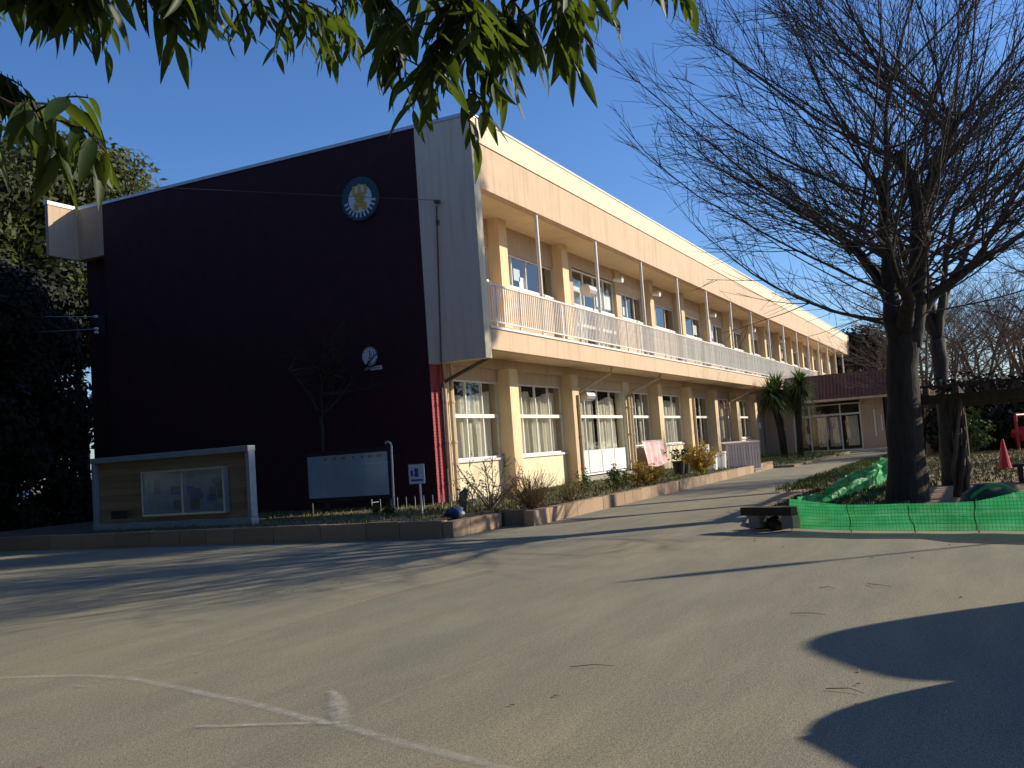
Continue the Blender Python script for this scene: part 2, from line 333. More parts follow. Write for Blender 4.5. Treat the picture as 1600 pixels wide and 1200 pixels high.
def boxmesh(name, x0, x1, y0, y1, z0, z1, m):
    b = MB().box(x0, x1, y0, y1, z0, z1); me = bpy.data.meshes.new(name); me.from_pydata(b.v, [], b.f); me.materials.append(m); return me

# ------------------------------------------------------------------ ground
struct(MB().face((-400, -400, 0), (600, -400, 0), (600, 600, 0), (-400, 600, 0)), 'ground', M['asphalt'])

def line_strip(pts, wd, m, name, z=0.004):
    mb = MB(); mb.uv = []
    P = [Vector(p) for p in pts]; N = len(P)
    for i, p in enumerate(P):
        d = (P[min(i+1, N-1)]-P[max(i-1, 0)]); d.z = 0; d.normalize(); nn = Vector((-d.y, d.x, 0))
        ww = wd[i] if isinstance(wd, list) else wd
        for k, sgn in ((0, -1), (1, 1)): q = p+nn*ww*sgn; mb.v.append((q.x, q.y, z)); mb.uv.append((i, k))
    for i in range(N-1): mb.f.append((2*i, 2*i+2, 2*i+3, 2*i+1))
    return struct(mb, name, m)
def gp(*a): return [G(u, v) for u, v in a]
line_strip(gp((0, 1060), (60, 1058), (130, 1056), (200, 1060), (300, 1080), (400, 1102), (480, 1124), (535, 1135), (620, 1160), (700, 1180), (790, 1203), (900, 1235)), .065, M['chalk'], 'ground_marking')
line_strip(gp((305, 1137), (350, 1136), (440, 1133), (530, 1131)), .045, M['chalk'], 'ground_marking', .008)
line_strip(gp((518, 1082), (524, 1098), (530, 1115), (536, 1132)), [.05, .09, .09, .07], M['chalk'], 'ground_marking', .012)
line_strip(gp((550, 1122), (640, 1080), (740, 1040), (860, 988), (960, 935), (1080, 868), (1160, 830)), .05, M['chalk_faint'], 'ground_marking')
line_strip(gp((120, 1075), (300, 1025), (420, 985), (600, 930), (760, 890)), .12, M['chalk_faint'], 'ground_marking', .008)

# ------------------------------------------------------------------ the school building
B = thing('school_building', 'long two-storey peach school building with maroon end wall and white balcony railing', 'building', (0, 0, 0))
XE = 80.0; D = -1.722; H = 10.52
YB = 13.15
def part(mb, name, m, par=None, **k): return mb.build(name, m, par or B, **k)
# end wall and its return strip: same tile, sunlight put into the strip's colour
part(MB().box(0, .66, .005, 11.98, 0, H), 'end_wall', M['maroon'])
part(MB().box(.004, .655, -.012, .003, .3, 4.27), 'tile_strip', M['sunlit_tile'])
part(MB().box(-.03, .70, -.03, 11.99, H, H+.09).box(-.03, .70, D-.02, -.03, H, H+.09), 'end_coping', M['alu'])
# pale fin beside the balcony
part(MB().box(0, .36, D, 0, 4.02, H), 'side_fin', M['fin'])
part(MB().box(.003, .357, D-.012, D, 4.02, 9.84), 'fin_edge', M['cream'])
# rear wing that shows past the end wall
part(MB().box(.0, .66, 11.985, YB, 8.85, H).box(-1.12, .66, YB, YB+.14, 8.85, H), 'rear_parapet', M['peach'])
part(MB().box(-1.15, .69, YB-.03, YB+.17, H, H+.12).box(-.03, .69, 11.995, YB-.04, H, H+.12), 'rear_coping', M['white'])
part(MB().box(.3, .6, 12.0, YB, 0, 8.84), 'rear_wall', M['maroon'])
# roof, fascia, balcony
part(MB().box(.7, XE, D+.3, YB, H-.4, H-.2), 'roof', M['concrete'])
part(MB().box(.36, XE, D, D+.28, 8.63, 9.86), 'fascia', M['peach'])
part(MB().box(.36, XE, D-.035, D+.28, 9.863, H), 'parapet_band', M['cream'])
part(MB().box(.72, XE+.02, D-.06, D+.32, H+.003, H+.06), 'front_coping', M['white'])
part(MB().box(.36, XE, D+.282, .4, 8.72, 8.9), 'upper_soffit', M['soffit'])
part(MB().box(.36, XE, D, D+.2, 4.27, 4.83), 'balcony_edge', M['peach'])
part(MB().box(.36, XE, D-.04, D+.24, 4.833, 4.90), 'balcony_kerb', M['white'])
part(MB().box(.36, XE, D+.203, .4, 4.36, 4.80), 'balcony_slab', M['soffit'])
part(MB().box(.7, XE, -.12, .3, 4.05, 4.358), 'lower_beam', M['peach'])
part(MB().box(XE, XE+.4, D, YB, 0, H), 'far_end_wall', M['peach'])
# interior shell
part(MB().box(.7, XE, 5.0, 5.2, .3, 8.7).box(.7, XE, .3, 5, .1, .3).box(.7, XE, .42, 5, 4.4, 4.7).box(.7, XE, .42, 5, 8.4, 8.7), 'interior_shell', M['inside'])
part(MB().box(1, XE, 13, 13.15, 0, H-.2), 'back_wall', M['peach'])

S0, X0c = 4.931, 3.98
def cx(k): return X0c+S0*k
NB = 16
M['colp'] = wall_mat('column_paint', (0.74, 0.58, 0.36), (0.68, 0.52, 0.32))
colmesh_lo = boxmesh('column', 0, .6, -.42, .3, .2, 4.05, M['colp'])
colmesh_up = boxmesh('column', 0, .55, -.40, .3, 4.83, 8.72, M['colp'])
for k in range(NB):
    if k != 2:
        if k < 8: piece('column', colmesh_lo, B, (cx(k), 0, 0))
    if k != 2: piece('column', colmesh_up, B, (cx(k)+.02, 0, 0))
piece('column', boxmesh('column', 0, .7, -.1, .3, .2, 4.05, M['cream']), B, (15.2, 0, 0))
piece('column', boxmesh('column', 0, .6, -.1, .3, 4.83, 8.72, M['peach']), B, (15.2, 0, 0))

def wall_piece(x0, x1, z0, z1, m, y0=-.02, y1=.22): part(MB().box(x0, x1, y0, y1, z0, z1), 'wall', m)
PANE = {}
def window(x0, x1, z0, z1, bars, mid=None, curtain=None, y=.06, fm='white', papers=0, dark_frac=0, sill=True, curt_h=None):
    """a framed window: sub-parts pane, curtain, paper; frame is the part"""
    w_ = .045
    f = MB()
    f.box(x0, x1, y-.04, y+.04, z0, z0+w_*1.3).box(x0, x1, y-.04, y+.04, z1-w_, z1)
    n = bars; step = (x1-x0)/n
    for i in range(n+1):
        xx = x0+i*step; f.box(max(x0, xx-w_/2), min(x1, xx+w_/2), y-.036, y+.036, z0+w_*1.3+.001, z1-w_-.001)
    if mid: f.box(x0, x1, y-.06, y+.05, mid-.055, mid+.055)
    wf = part(f, 'window', M[fm])
    if sill: part(MB().box(x0-.02, x1+.02, y-.14, y+.0, z0-.07, z0-.002), 'window_sill', M['white'], wf)
    for i in range(n):
        a, b_ = x0+i*step+.01, x0+(i+1)*step-.01
        for (za, zb) in ([(z0+.03, mid-.05), (mid+.05, z1-.03)] if mid else [(z0+.03, z1-.03)]):
            yy = y+random.uniform(-.01, .01)
            part(MB().face((a, yy, za), (b_, yy+random.uniform(-.004, .004), za), (b_, yy, zb), (a, yy, zb)), 'pane', M['glass'], wf)
    if curtain:
        for (ca, cb_) in curtain:
            ca_, cb2 = x0+(x1-x0)*ca, x0+(x1-x0)*cb_
            mb = MB(); nn = max(12, int((cb2-ca_)*26)); ph = random.uniform(0, 6); zt = curt_h or z1-.35
            ht = 7
            for j in range(ht):
                zz = z0+.02+(zt-z0)*j/(ht-1)
                for i in range(nn+1):
                    t = i/nn; xx = ca_+(cb2-ca_)*t+.04*sin(t*31+ph+j*.3)
                    mb.v.append((xx, y+.20+.055*sin(t*nn*.83+ph+.15*j)+.03*sin(t*nn*.31+ph), zz+(.10*sin(t*5+ph)*(j == ht-1))))
            for j in range(ht-1):
                for i in range(nn): a = j*(nn+1)+i; mb.f.append((a, a+1, a+nn+2, a+nn+1))
            part(mb, 'curtain', M['curtain'], wf, smooth=True)
    for i in range(papers):
        px = random.uniform(x0+.3, x1-.9); pw = random.uniform(.35, .8); pz = random.uniform(z0+.05, z0+.35); ph = random.uniform(.35, .6)
        part(MB().box(px, px+pw, y+.045, y+.055, pz, min(pz+ph, z1-.1)), 'paper', M['paper'], wf)
    return wf

# ground floor bays
wall_piece(.66, 38.6, 3.66, 4.05, M['peach'])
wall_piece(.66, .98, .2, 3.66, M['cream'])
wall_piece(.98, 3.98, .2, 1.31, M['spandrel'])
window(.98, 3.97, 1.38, 3.66, 3, 2.63, [(0, .98)], curt_h=3.3)
wall_piece(4.58, 8.9, .2, 1.31, M['spandrel'])
window(4.6, 8.9, 1.38, 3.66, 4, 2.63, [(0, .52), (.48, 1)], curt_h=3.35)
wall_piece(9.52, 9.7, .2, 3.66, M['cream'])
dw = window(9.72, 15.18, .46, 3.66, 4, 2.63, [(.12, .5), (.55, .95)], sill=False)
for i in range(4):
    a = 9.72+i*1.365; part(MB().box(a+.04, a+1.325, -.0, .03, .55, 1.38), 'panel', M['white'], dw)
part(MB().box(9.5, 15.3, -.5, .0, .2, .42), 'step', M['concrete'])
wall_piece(15.9, 18.7, .2, 1.31, M['spandrel'])
window(15.92, 18.74, 1.38, 3.66, 3, 2.63, [(.7, 1)])
wall_piece(19.4, 23.7, .2, 1.31, M['spandrel'])
window(19.4, 23.68, 1.38, 3.66, 3, 2.63, [(0, 1)])
dw = window(24.32, 28.6, .46, 3.66, 3, 2.63, [(.05, .6)], sill=False)
part(MB().box(24.4, 28.5, .0, .03, .55, 1.2), 'panel', M['white'], dw)
wall_piece(29.2, 33.5, .2, 1.31, M['spandrel'])
window(29.25, 33.5, 1.38, 3.66, 4, 2.63, [(.0, .9)])
wall_piece(34.1, 38.4, .2, 1.31, M['spandrel'])
window(34.15, 38.4, 1.38, 3.66, 4, 2.63, [(.0, .4)])
wall_piece(38.6, 42.5, .2, 4.05, M['peach'])
wall_piece(42.5, XE, .2, 4.358, M['peach'])
# plinth
part(MB().box(.66, 42.4, -.06, .22, 0, .2), 'plinth', M['concrete'])
# upper floor bays
wall_piece(.36, XE, 8.2, 8.72, M['peach'])
def up_bay(x0, x1, big=False, n=4, pap=1):
    if big:
        wall_piece(x0, 10.75, 4.83, 8.2, M['peach'])
        wd = window(10.78, 15.18, 4.95, 8.15, 4, 6.78, [(.05, .3), (.62, .95)], papers=0, sill=False)
        part(MB().box(10.8, 15.15, -.03, .02, 6.0, 6.12), 'door_rail', M['white'], wd)
        for a in (11.0, 13.4, 14.3): part(MB().box(a, a+.7, .11, .12, 7.0, 7.6), 'paper', M['paper'], wd)
        wall_piece(15.8, x1, 4.83, 6.72, M['peach']); wall_piece(15.8, x1, 7.87, 8.2, M['peach'])
        window(15.8, x1-.02, 6.80, 7.86, 3, None, None, papers=pap)
    else:
        wall_piece(x0, x1, 4.83, 6.72, M['peach']); wall_piece(x0, x1, 7.87, 8.2, M['peach'])
        window(x0+.01, x1-.01, 6.80, 7.86, n, None, [(.0, .25)] if random.random() < .6 else None, papers=pap, curt_h=7.8)
up_bay(.4, 3.98, n=3)
up_bay(4.55, 8.92, n=4, pap=2)
up_bay(9.48, 18.76, big=True, pap=1)
for k in range(3, NB-1): up_bay(cx(k)+.57, cx(k+1)+.02, n=3 if k < 9 else 2, pap=random.choice((0, 1, 2)))

# slim balcony posts
pm = MB().tube([(0, 0, 4.9), (0, 0, 8.63)], .062, 8); pmesh = bpy.data.meshes.new('balcony_post'); pmesh.from_pydata(pm.v, [], pm.f); pmesh.materials.append(M['rail'])
for k in range(15): piece('balcony_post', pmesh, B, (4.145+S0*k, D+.1, 0))
# railing
R_ = thing('tmp', 'x', 'x'); C.objects.unlink(R_); bpy.data.objects.remove(R_)
YR = D+.03
rl = part(MB().box(.4, 55.2, YR-.03, YR+.03, 6.02, 6.07).box(.4, 55.2, YR-.02, YR+.02, 5.02, 5.06), 'balcony_railing', M['rail'])
bal = boxmesh('baluster', -.016, .016, -.012, .012, 5.061, 6.019, M['rail'])
nb = 0; x = .52; rest = MB()
while x < 55.1:
    if nb < 290: piece('baluster', bal, rl, (x, YR, 0))
    else: rest.box(x-.016, x+.016, YR-.012, YR+.012, 5.061, 6.019)
    nb += 1; x += .137
ro = rest.build('balusters_far', M['rail'], rl); ro['kind'] = 'stuff'
rp = boxmesh('railing_post', -.03, .03, -.04, .02, 4.90, 6.018, M['rail'])
for i in range(36): piece('railing_post', rp, rl, (.9+i*1.54, YR+.045, 0))
# a run of pale net tied inside the far part of the railing
ns_ = MB(); N = 60
for i in range(N+1):
    xx = 19.0+36*i/N
    for zz in (5.02, 5.98): ns_.v.append((xx, YR+.10+.03*sin(i*1.7), zz-(.05 if zz > 5.5 else 0)*abs(sin(i*.55))))
for i in range(N): ns_.f.append((2*i, 2*i+2, 2*i+3, 2*i+1))
M['screen'] = mat('pale_screen_net', (0.60, 0.62, 0.50), (0.5, 0.52, 0.42), 2, 0.9, trans=(.3, (.6, .62, .5)))
part(ns_, 'screen_net', M['screen'], rl)
# bulkhead lamps and odd white cylinders under the upper eaves
for k in (2, 3, 5, 7, 9):
    part(MB().tube([(cx(k)+.3, -.42, 8.1), (cx(k)+.3, -.8, 8.05)], [.07, .13], 10), 'eaves_lamp', M['white'])
# air conditioner hood in the big bay
part(MB().tube([(11.2, -.3, 7.35), (11.9, -.3, 7.35)], .22, 10), 'vent_hood', M['alu'])
part(MB().tube([(10.2, -.3, 3.35), (11.0, -.3, 3.35)], .18, 10), 'vent_hood', M['alu'])

# downpipes with slanting offsets up to the balcony soffit
def downpipe(x, y=-.14, r=.055, off=(1.0, -1.05), top=3.45, m='pipe'):
    pts = [(x, y, .2), (x, y, top)]
    if off: pts += [(x+.04, y-.06, top+.12), (x+off[0], y+off[1], 4.16), (x+off[0]+.03, y+off[1]-.03, 4.34)]
    mb = MB().tube(pts, r, 8)
    for z in (.8, 1.9, 3.0): mb.tube([(x, y, z-.03), (x, y, z+.03)], r*1.35, 8)
    part(mb, 'downpipe', M[m], smooth=False)
downpipe(.30, -.16, .05, (.95, -1.05), 3.4, 'pipe_dark'); downpipe(.52, -.14, .055, None, 4.1); downpipe(.72, -.2, .06, None, 3.3); downpipe(.92, -.14, .05, None, 4.1)
for x in (9.30, 9.58, 9.86): downpipe(x, -.47 if x < 9.55 else -.18, .06, (1.3, -.9) if x > 9.7 else None, 3.35)
downpipe(15.35, -.2, .07, (1.2, -1.05)); downpipe(15.7, -.2, .07, None, 3.5)
downpipe(24.25, -.48, .07, None, 3.5); downpipe(24.6, -.3, .07, None, 3.5)
for x in (31.0, 31.5, 32.2): downpipe(x, -.3, .07, (2.0, -1.1) if x > 32 else None, 3.4)
# conduit and wire bracket on the fin
a = PL(682, 322, 0, -.03); b_ = PL(689, 560, 0, -.03)
part(MB().tube([(-.03, a.y, a.z), (-.03, (a.y+b_.y)/2, (a.z+b_.z)/2), (-.03, b_.y, 4.02), (-.05, b_.y-.05, 3.3), (-.05, b_.y, 1.2)], .022, 6), 'conduit', M['pipe_dark'])
part(MB().box(-.12, -.002, a.y-.12, a.y+.02, a.z+.06, a.z+.14).box(-.06, -.002, a.y-.04, a.y+.04, a.z-.5, a.z-.38), 'wire_bracket', M['pipe_dark'])

# entrance porch
EX = 42.5
part(MB().box(EX, EX+.3, -1.95, -.06, 0, 3.5), 'porch_wall', M['peach']); part(MB().box(EX, EX+.3, -7.5, -6.15, 0, 3.5), 'porch_pier', M['peach'])
part(MB().box(EX-1.0, EX+10, -8.2, -1.73, 3.3, 3.5), 'porch_soffit', M['soffit'])
cn = MB(); ribs = 62
for i in range(ribs):
    y0 = -1.75-i*(6.6/ribs); y1 = y0-(6.6/ribs)
    o_ = .05 if i % 2 else 0
    cn.face((EX-1.2-o_, y0, 3.42), (EX-1.2-o_, y1, 3.42), (EX-.6-o_, y1, 4.95), (EX-.6-o_, y0, 4.95))
    cn.face((EX-1.2-o_, y1, 3.42), (EX-1.2-.05+o_, y1, 3.42), (EX-.6-.05+o_, y1, 4.95), (EX-.6-o_, y1, 4.95))
part(cn, 'canopy', M['ribbed'])
part(MB().box(EX-.55, EX+10, -8.3, -1.73, 4.95, 5.02).box(EX-1.2, EX+10, -8.42, -8.35, 3.42, 4.95), 'canopy_top', M['ribbed'])
part(MB().box(EX-1.28, EX-1.18, -8.4, -1.74, 3.28, 3.42), 'canopy_trim', M['peach'])
dg = part(MB().box(EX+.02, EX+.1, -6.15, -1.95, 3.05, 3.12).box(EX+.0, EX+.12, -6.15, -1.95, 2.38, 2.5).box(EX+.02, EX+.1, -6.15, -1.95, .12, .2)
          .box(EX+.01, EX+.11, -2.05, -1.95, .2, 3.05).box(EX+.01, EX+.11, -3.05, -2.97, .2, 3.05).box(EX+.01, EX+.11, -4.0, -3.94, .2, 2.38)
          .box(EX+.01, EX+.11, -4.95, -4.87, .2, 3.05).box(EX+.01, EX+.11, -6.15, -6.07, .2, 3.05), 'entrance_door', M['white'])
for (a, b_) in ((-2.97, -2.05), (-3.94, -3.05), (-4.87, -4.0), (-6.07, -4.95)):
    part(MB().face((EX+.06, a, .2), (EX+.06, b_, .2), (EX+.06, b_, 2.38), (EX+.06, a, 2.38)), 'pane', M['glass'], dg)
    part(MB().face((EX+.06, a, 2.5), (EX+.06, b_, 2.5), (EX+.06, b_, 3.05), (EX+.06, a, 3.05)), 'pane', M['glass'], dg)
for (a, b_) in ((-3.9, -3.4), (-4.8, -4.1), (-5.9, -5.2)):
    mb = MB(); n_ = 14
    for i in range(n_+1):
        t = i/n_
        for z in (.4, 2.3): mb.v.append((EX+.35+.05*sin(i*1.9), a+(b_-a)*t, z))
    for i in range(n_): mb.f.append((2*i, 2*i+2, 2*i+3, 2*i+1))
    part(mb, 'curtain', M['curtain'], dg)
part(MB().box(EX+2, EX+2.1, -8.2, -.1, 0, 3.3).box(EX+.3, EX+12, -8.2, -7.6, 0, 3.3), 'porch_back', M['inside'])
part(MB().box(EX-.06, EX-.0, -7.0, -6.93, .9, 2.6).box(EX-.06, EX, -7.4, -7.33, 1.2, 2.2), 'wall_tube', M['white'])
for i, (dx, z1_) in enumerate(((2.6, .12), (2.0, .24))):
    part(MB().box(EX-dx, EX-.002, -8.0+i*.2, -1.0-i*.1, 0.002*i, z1_*.6), 'entrance_step', M['concrete'])
part(MB().box(39.6, 40.1, -.35, -.03, 1.9, 2.25), 'meter_box', M['white'])

# emblem and clock on the end wall (top-level: they hang on it)
ec = Vector((0, 1.85, 8.88))
E_ = thing('emblem', 'round school emblem, blue-green ring with gold crest, high on the maroon end wall', 'emblem', ec)
MB().disc((-.004, ec.y, ec.z), .62, .06, n=40, r2=.40).build('ring', M['emb_g'], E_)
MB().disc((-.002, ec.y, ec.z), .405, .045, n=40).build('disc', M['emb_w'], E_)
g = MB(); X1, X0_ = -.05, -.075
for yy, hh in ((-.16, .16), (0, .20), (.16, .16)): g.box(X0_, X1, ec.y+yy-.03, ec.y+yy+.03, ec.z+.15, ec.z+.15+hh)
g.box(X0_, X1, ec.y-.19, ec.y+.19, ec.z+.10, ec.z+.15)
g.box(X0_, X1, ec.y-.13, ec.y+.13, ec.z-.02, ec.z+.07).box(X0_, X1, ec.y-.10, ec.y+.10, ec.z-.08, ec.z-.035)
g.box(X0_, X1, ec.y-.16, ec.y-.05, ec.z-.26, ec.z-.10).box(X0_, X1, ec.y+.05, ec.y+.16, ec.z-.26, ec.z-.10).box(X0_, X1, ec.y-.05, ec.y+.05, ec.z-.18, ec.z-.10)
g.v = [(x, ec.y+(y-ec.y)*1.25, ec.z+.0+(z-ec.z)*1.2) for x, y, z in g.v]; g.build('crest', M['gold'], E_)
lv = MB()
for i in range(11):
    t = -pi/2+(i-5)*.27; c_ = (ec.y+.47*cos(t), ec.z+.47*sin(t))
    for k in (-1, 1):
        tt = t+k*.35; lv.face((-.07, c_[0]+.10*cos(tt), c_[1]+.10*sin(tt)), (-.075, c_[0]+.03*cos(tt+1.57), c_[1]+.03*sin(tt+1.57)), (-.07, c_[0]-.09*cos(tt), c_[1]-.09*sin(tt)), (-.075, c_[0]-.03*cos(tt+1.57), c_[1]-.03*sin(tt+1.57)))
lv.build('laurel', M['emb_w'], E_)
cc = Vector((0, 1.83, 4.43))
K = thing('clock', 'small round white wall clock on the maroon end wall below the emblem', 'clock', cc)
MB().disc((-.003, cc.y, cc.z), .30, .09, n=32, r2=.265).build('rim', M['dark'], K)
MB().disc((-.002, cc.y, cc.z), .268, .06, n=32).build('face', M['emb_w'], K)
MB().box(-.075, -.066, cc.y-.012, cc.y+.012, cc.z-.02, cc.z+.17).build('hand', M['dark'], K)
MB().box(-.088, -.078, cc.y-.12, cc.y+.02, cc.z-.07, cc.z-.045).build('hand', M['dark'], K)
tk = MB()
for i in range(12): t = i*pi/6; tk.box(-.07, -.0635, cc.y+.225*cos(t)-.01, cc.y+.225*cos(t)+.01, cc.z+.225*sin(t)-.01, cc.z+.225*sin(t)+.01)
tk.build('hour_marks', M['dark'], K)
K2 = thing('wall_plate', 'narrow pale lettered plate fixed just under the wall clock', 'sign', (0, 1.78, 4.09))
MB().box(-.03, -.003, 1.50, 2.06, 4.04, 4.15).build('plate', M['emb_w'], K2)
tx = MB(); random.seed(3)
for i in range(7):
    y = 1.56+i*.07; tx.box(-.036, -.031, y, y+.012, 4.06, 4.13).box(-.036, -.031, y, y+.045, 4.09, 4.10)
tx.build('lettering', M['dark'], K2)
# wire across the end wall
a = PL(680, 313, 0, -.13)
wp = []
for i in range(25):
    t = i/24; u = 680-(680-(-300))*t; v = 313-(313-278)*(t*1.55 if t < .5 else .775)+12*sin(pi*min(1, t)) * .4
    p = AT(u, 313-23*min(1, t*2), proj(a)[2]+t*3.0); wp.append(p)
MB().tube(wp, .007, 4).build('overhead_wire', M['pipe_dark'])
o = bpy.data.objects['overhead_wire']; o['label'] = 'thin overhead wire running from the fin bracket past the emblem into the sky'; o['category'] = 'wire'

# ------------------------------------------------------------------ planters with stone kerbs
Pn = thing('front_planter', 'low planter bed edged with red-brown stones below the classroom windows', 'planter', (-4.7, -4.9, 0))
MB().box(-4.45, 20.6, -4.70, -.08, .0, .27).build('soil', M['soil'], Pn)
Pc = thing('corner_planter', 'low stone-edged planter bed in front of the maroon end wall', 'planter', (-6.6, -4.2, 0))
MB().box(-6.4, -.02, -3.98, 12.5, .0, .272).build('soil', M['soil'], Pc)
random.seed(11)
def stones(parent, p0, p1, h, th, ln):
    p0, p1 = Vector(p0), Vector(p1); L_ = (p1-p0).length; d = (p1-p0)/L_; ang = math.atan2(d.y, d.x); s = 0
    while s < L_-.05:
        l = min(ln*random.uniform(.75, 1.25), L_-s)
        key = round(l, 1); 
        bm = MB().box(0, 1, 0, th, 0, h)
        if 'st%s' % th not in PANE:
            me = bpy.data.meshes.new('kerb_stone'); bb = bmesh.new()
            bmesh.ops.create_cube(bb, size=1); bmesh.ops.subdivide_edges(bb, edges=bb.edges[:], cuts=1)
            for vx in bb.verts: vx.co = Vector((vx.co.x+.5, (vx.co.y+.5)*th, (vx.co.z+.5)*1.0)); pass
            bb.to_mesh(me); bb.free(); me.materials.append(M['stone']); PANE['st%s' % th] = me
        p = p0+d*(s+.008)
        piece('kerb_stone', PANE['st%s' % th], parent, (p.x, p.y, 0), (0, 0, ang+random.uniform(-.008, .008)), (l-.018, 1, h*random.uniform(.97, 1.02)))
        s += l
stones(Pn, (-4.66, -4.96, 0), (20.8, -4.72, 0), .30, .22, .85)
stones(Pn, (-4.46, -4.2, 0), (-4.46, -4.72, 0), .33, .2, .5)
stones(Pc, (-6.62, -4.21, 0), (-4.68, -4.25, 0), .30, .22, .62)
stones(Pc, (-6.62, 12.5, 0), (-6.62, -3.98, 0), .33, .22, 1.0)
struct(MB().box(20.9, 41, -5.6, -.07, 0, .10), 'grass_verge', M['bed'])

def tufts(n, area, h, m, name, wd=.012, lean=.5, ztop=.27, clump=None):
    mb = MB()
    for i in range(n):
        if clump:
            c_ = random.choice(clump); x = random.gauss(c_[0], c_[2]); y = random.gauss(c_[1], c_[2])
        else: x = random.uniform(area[0], area[1]); y = random.uniform(area[2], area[3])
        for k in range(4):
            a = random.uniform(0, 2*pi); hh = h*random.uniform(.4, 1.2); l = lean*hh*random.random()
            dx, dy = cos(a), sin(a); xx = x+random.gauss(0, .03); yy = y+random.gauss(0, .03)
            mb.face((xx-dy*wd, yy+dx*wd, ztop), (xx+dy*wd, yy-dx*wd, ztop), (xx+dx*l, yy+dy*l, ztop+hh))
    return struct(mb, name, m, kind='stuff')
random.seed(5)
tufts(2600, (-4.3, 20, -4.6, -.3), .085, M['grass'], 'planter_grass')
tufts(700, (-4.3, 40, -4.6, -.3), .10, M['weed'], 'planter_weeds')
tufts(900, (-6.3, -.2, -3.9, 6), .09, M['grass'], 'corner_grass')
tufts(1500, (21, 41, -5.4, -.3), .13, M['weed'], 'verge_grass', ztop=.1)

# right-hand bed: soil, lawn
rb = MB(); top = [(-6.7, -9.9), (-6.0, -9.5), (-3.0, -9.0), (2.5, -8.5), (12, -7.9), (22, -7.8), (40, -8.6)]
for x, y in top: rb.v.append((x, y, .05))
for x, y in top[::-1]: rb.v.append((x, -34, .05))
for x, y in top: rb.v.append((x, y, 0))
n_ = len(top); rb.f.append(tuple(range(2*n_))[::-1])
for i in range(n_-1): rb.f.append((i, i+1, 2*n_+i+1, 2*n_+i))
rb.v += [(-6.7, -34, 0)]; rb.f.append((0, 2*n_, len(rb.v)-1, 2*n_-1))
struct(rb, 'bed_soil', M['bed'])
random.seed(8)
tufts(9000, (2, 30, -22, -8.7), .10, M['grass'], 'lawn', ztop=.05, wd=.016)
tufts(1600, (-5, 3, -12, -9.3), .08, M['weed'], 'bed_weeds', ztop=.05)
tufts(1500, (3, 24, -9.2, -8.2), .12, M['weed'], 'road_edge_grass', ztop=.04)
# low concrete border stones on the near side of the bed
bdr = thing('bed_border', 'row of dark concrete border blocks along the near edge of the tree bed', 'border', (-6.7, -10, 0))
bk = boxmesh('block', 0, .9, 0, .16, 0, .13, M['concrete'])
for i in range(5): piece('block', bk, bdr, (-6.45-.3*i*.25, -10.9-i*.93, 0), (0, 0, -pi/2-.08))
# fallen leaves and twigs on the tarmac
random.seed(21)
lt = MB()
for i in range(110):
    x = random.uniform(-20, -3); y = random.uniform(-13, 0); a = random.uniform(0, 6.28); s_ = random.uniform(.01, .03)
    if proj((x, y, 0))[2] < 3: continue
    lt.face((x+cos(a)*s_, y+sin(a)*s_, .008), (x-sin(a)*s_*.4, y+cos(a)*s_*.4, .016), (x-cos(a)*s_, y-sin(a)*s_, .007), (x+sin(a)*s_*.4, y-cos(a)*s_*.4, .013))
for (u, v) in ((990, 1077), (1150, 912), (1010, 1240), (900, 1040), (1290, 915), (1130, 960)): 
    pass
struct(lt, 'leaf_litter', M['drystem'], kind='stuff')
random.seed(22)
tw_pts = [(1290, 1076, 1350, 1083), (1355, 912, 1395, 916), (1235, 958, 1290, 960), (890, 1042, 960, 1040), (1280, 918, 1305, 920)]
for i, (u0, v0, u1, v1) in enumerate(tw_pts):
    a, b_ = G(u0, v0, .01), G(u1, v1, .01); m_ = (a+b_)/2+Vector((random.uniform(-.03, .03), random.uniform(-.03, .03), .01))
    o = MB().tube([a, a.lerp(m_, .6), m_, b_], [.0025, .003, .0025, .0015], 5).build('fallen_twig', M['twig'])
    o['category'] = 'twig'; o['group'] = 'twigs lying on the tarmac'
    o['label'] = ('curved dark twig on the tarmac in the gap between the two rounded shadows', 'thin twig on the tarmac, the one nearer the right edge below the pole shadow', 'straight twig on the tarmac above the upper rounded shadow', 'faint thin twig on the open tarmac near the middle of the yard', 'tiny twig on the tarmac left of its thin neighbour below the pole shadow')[i]

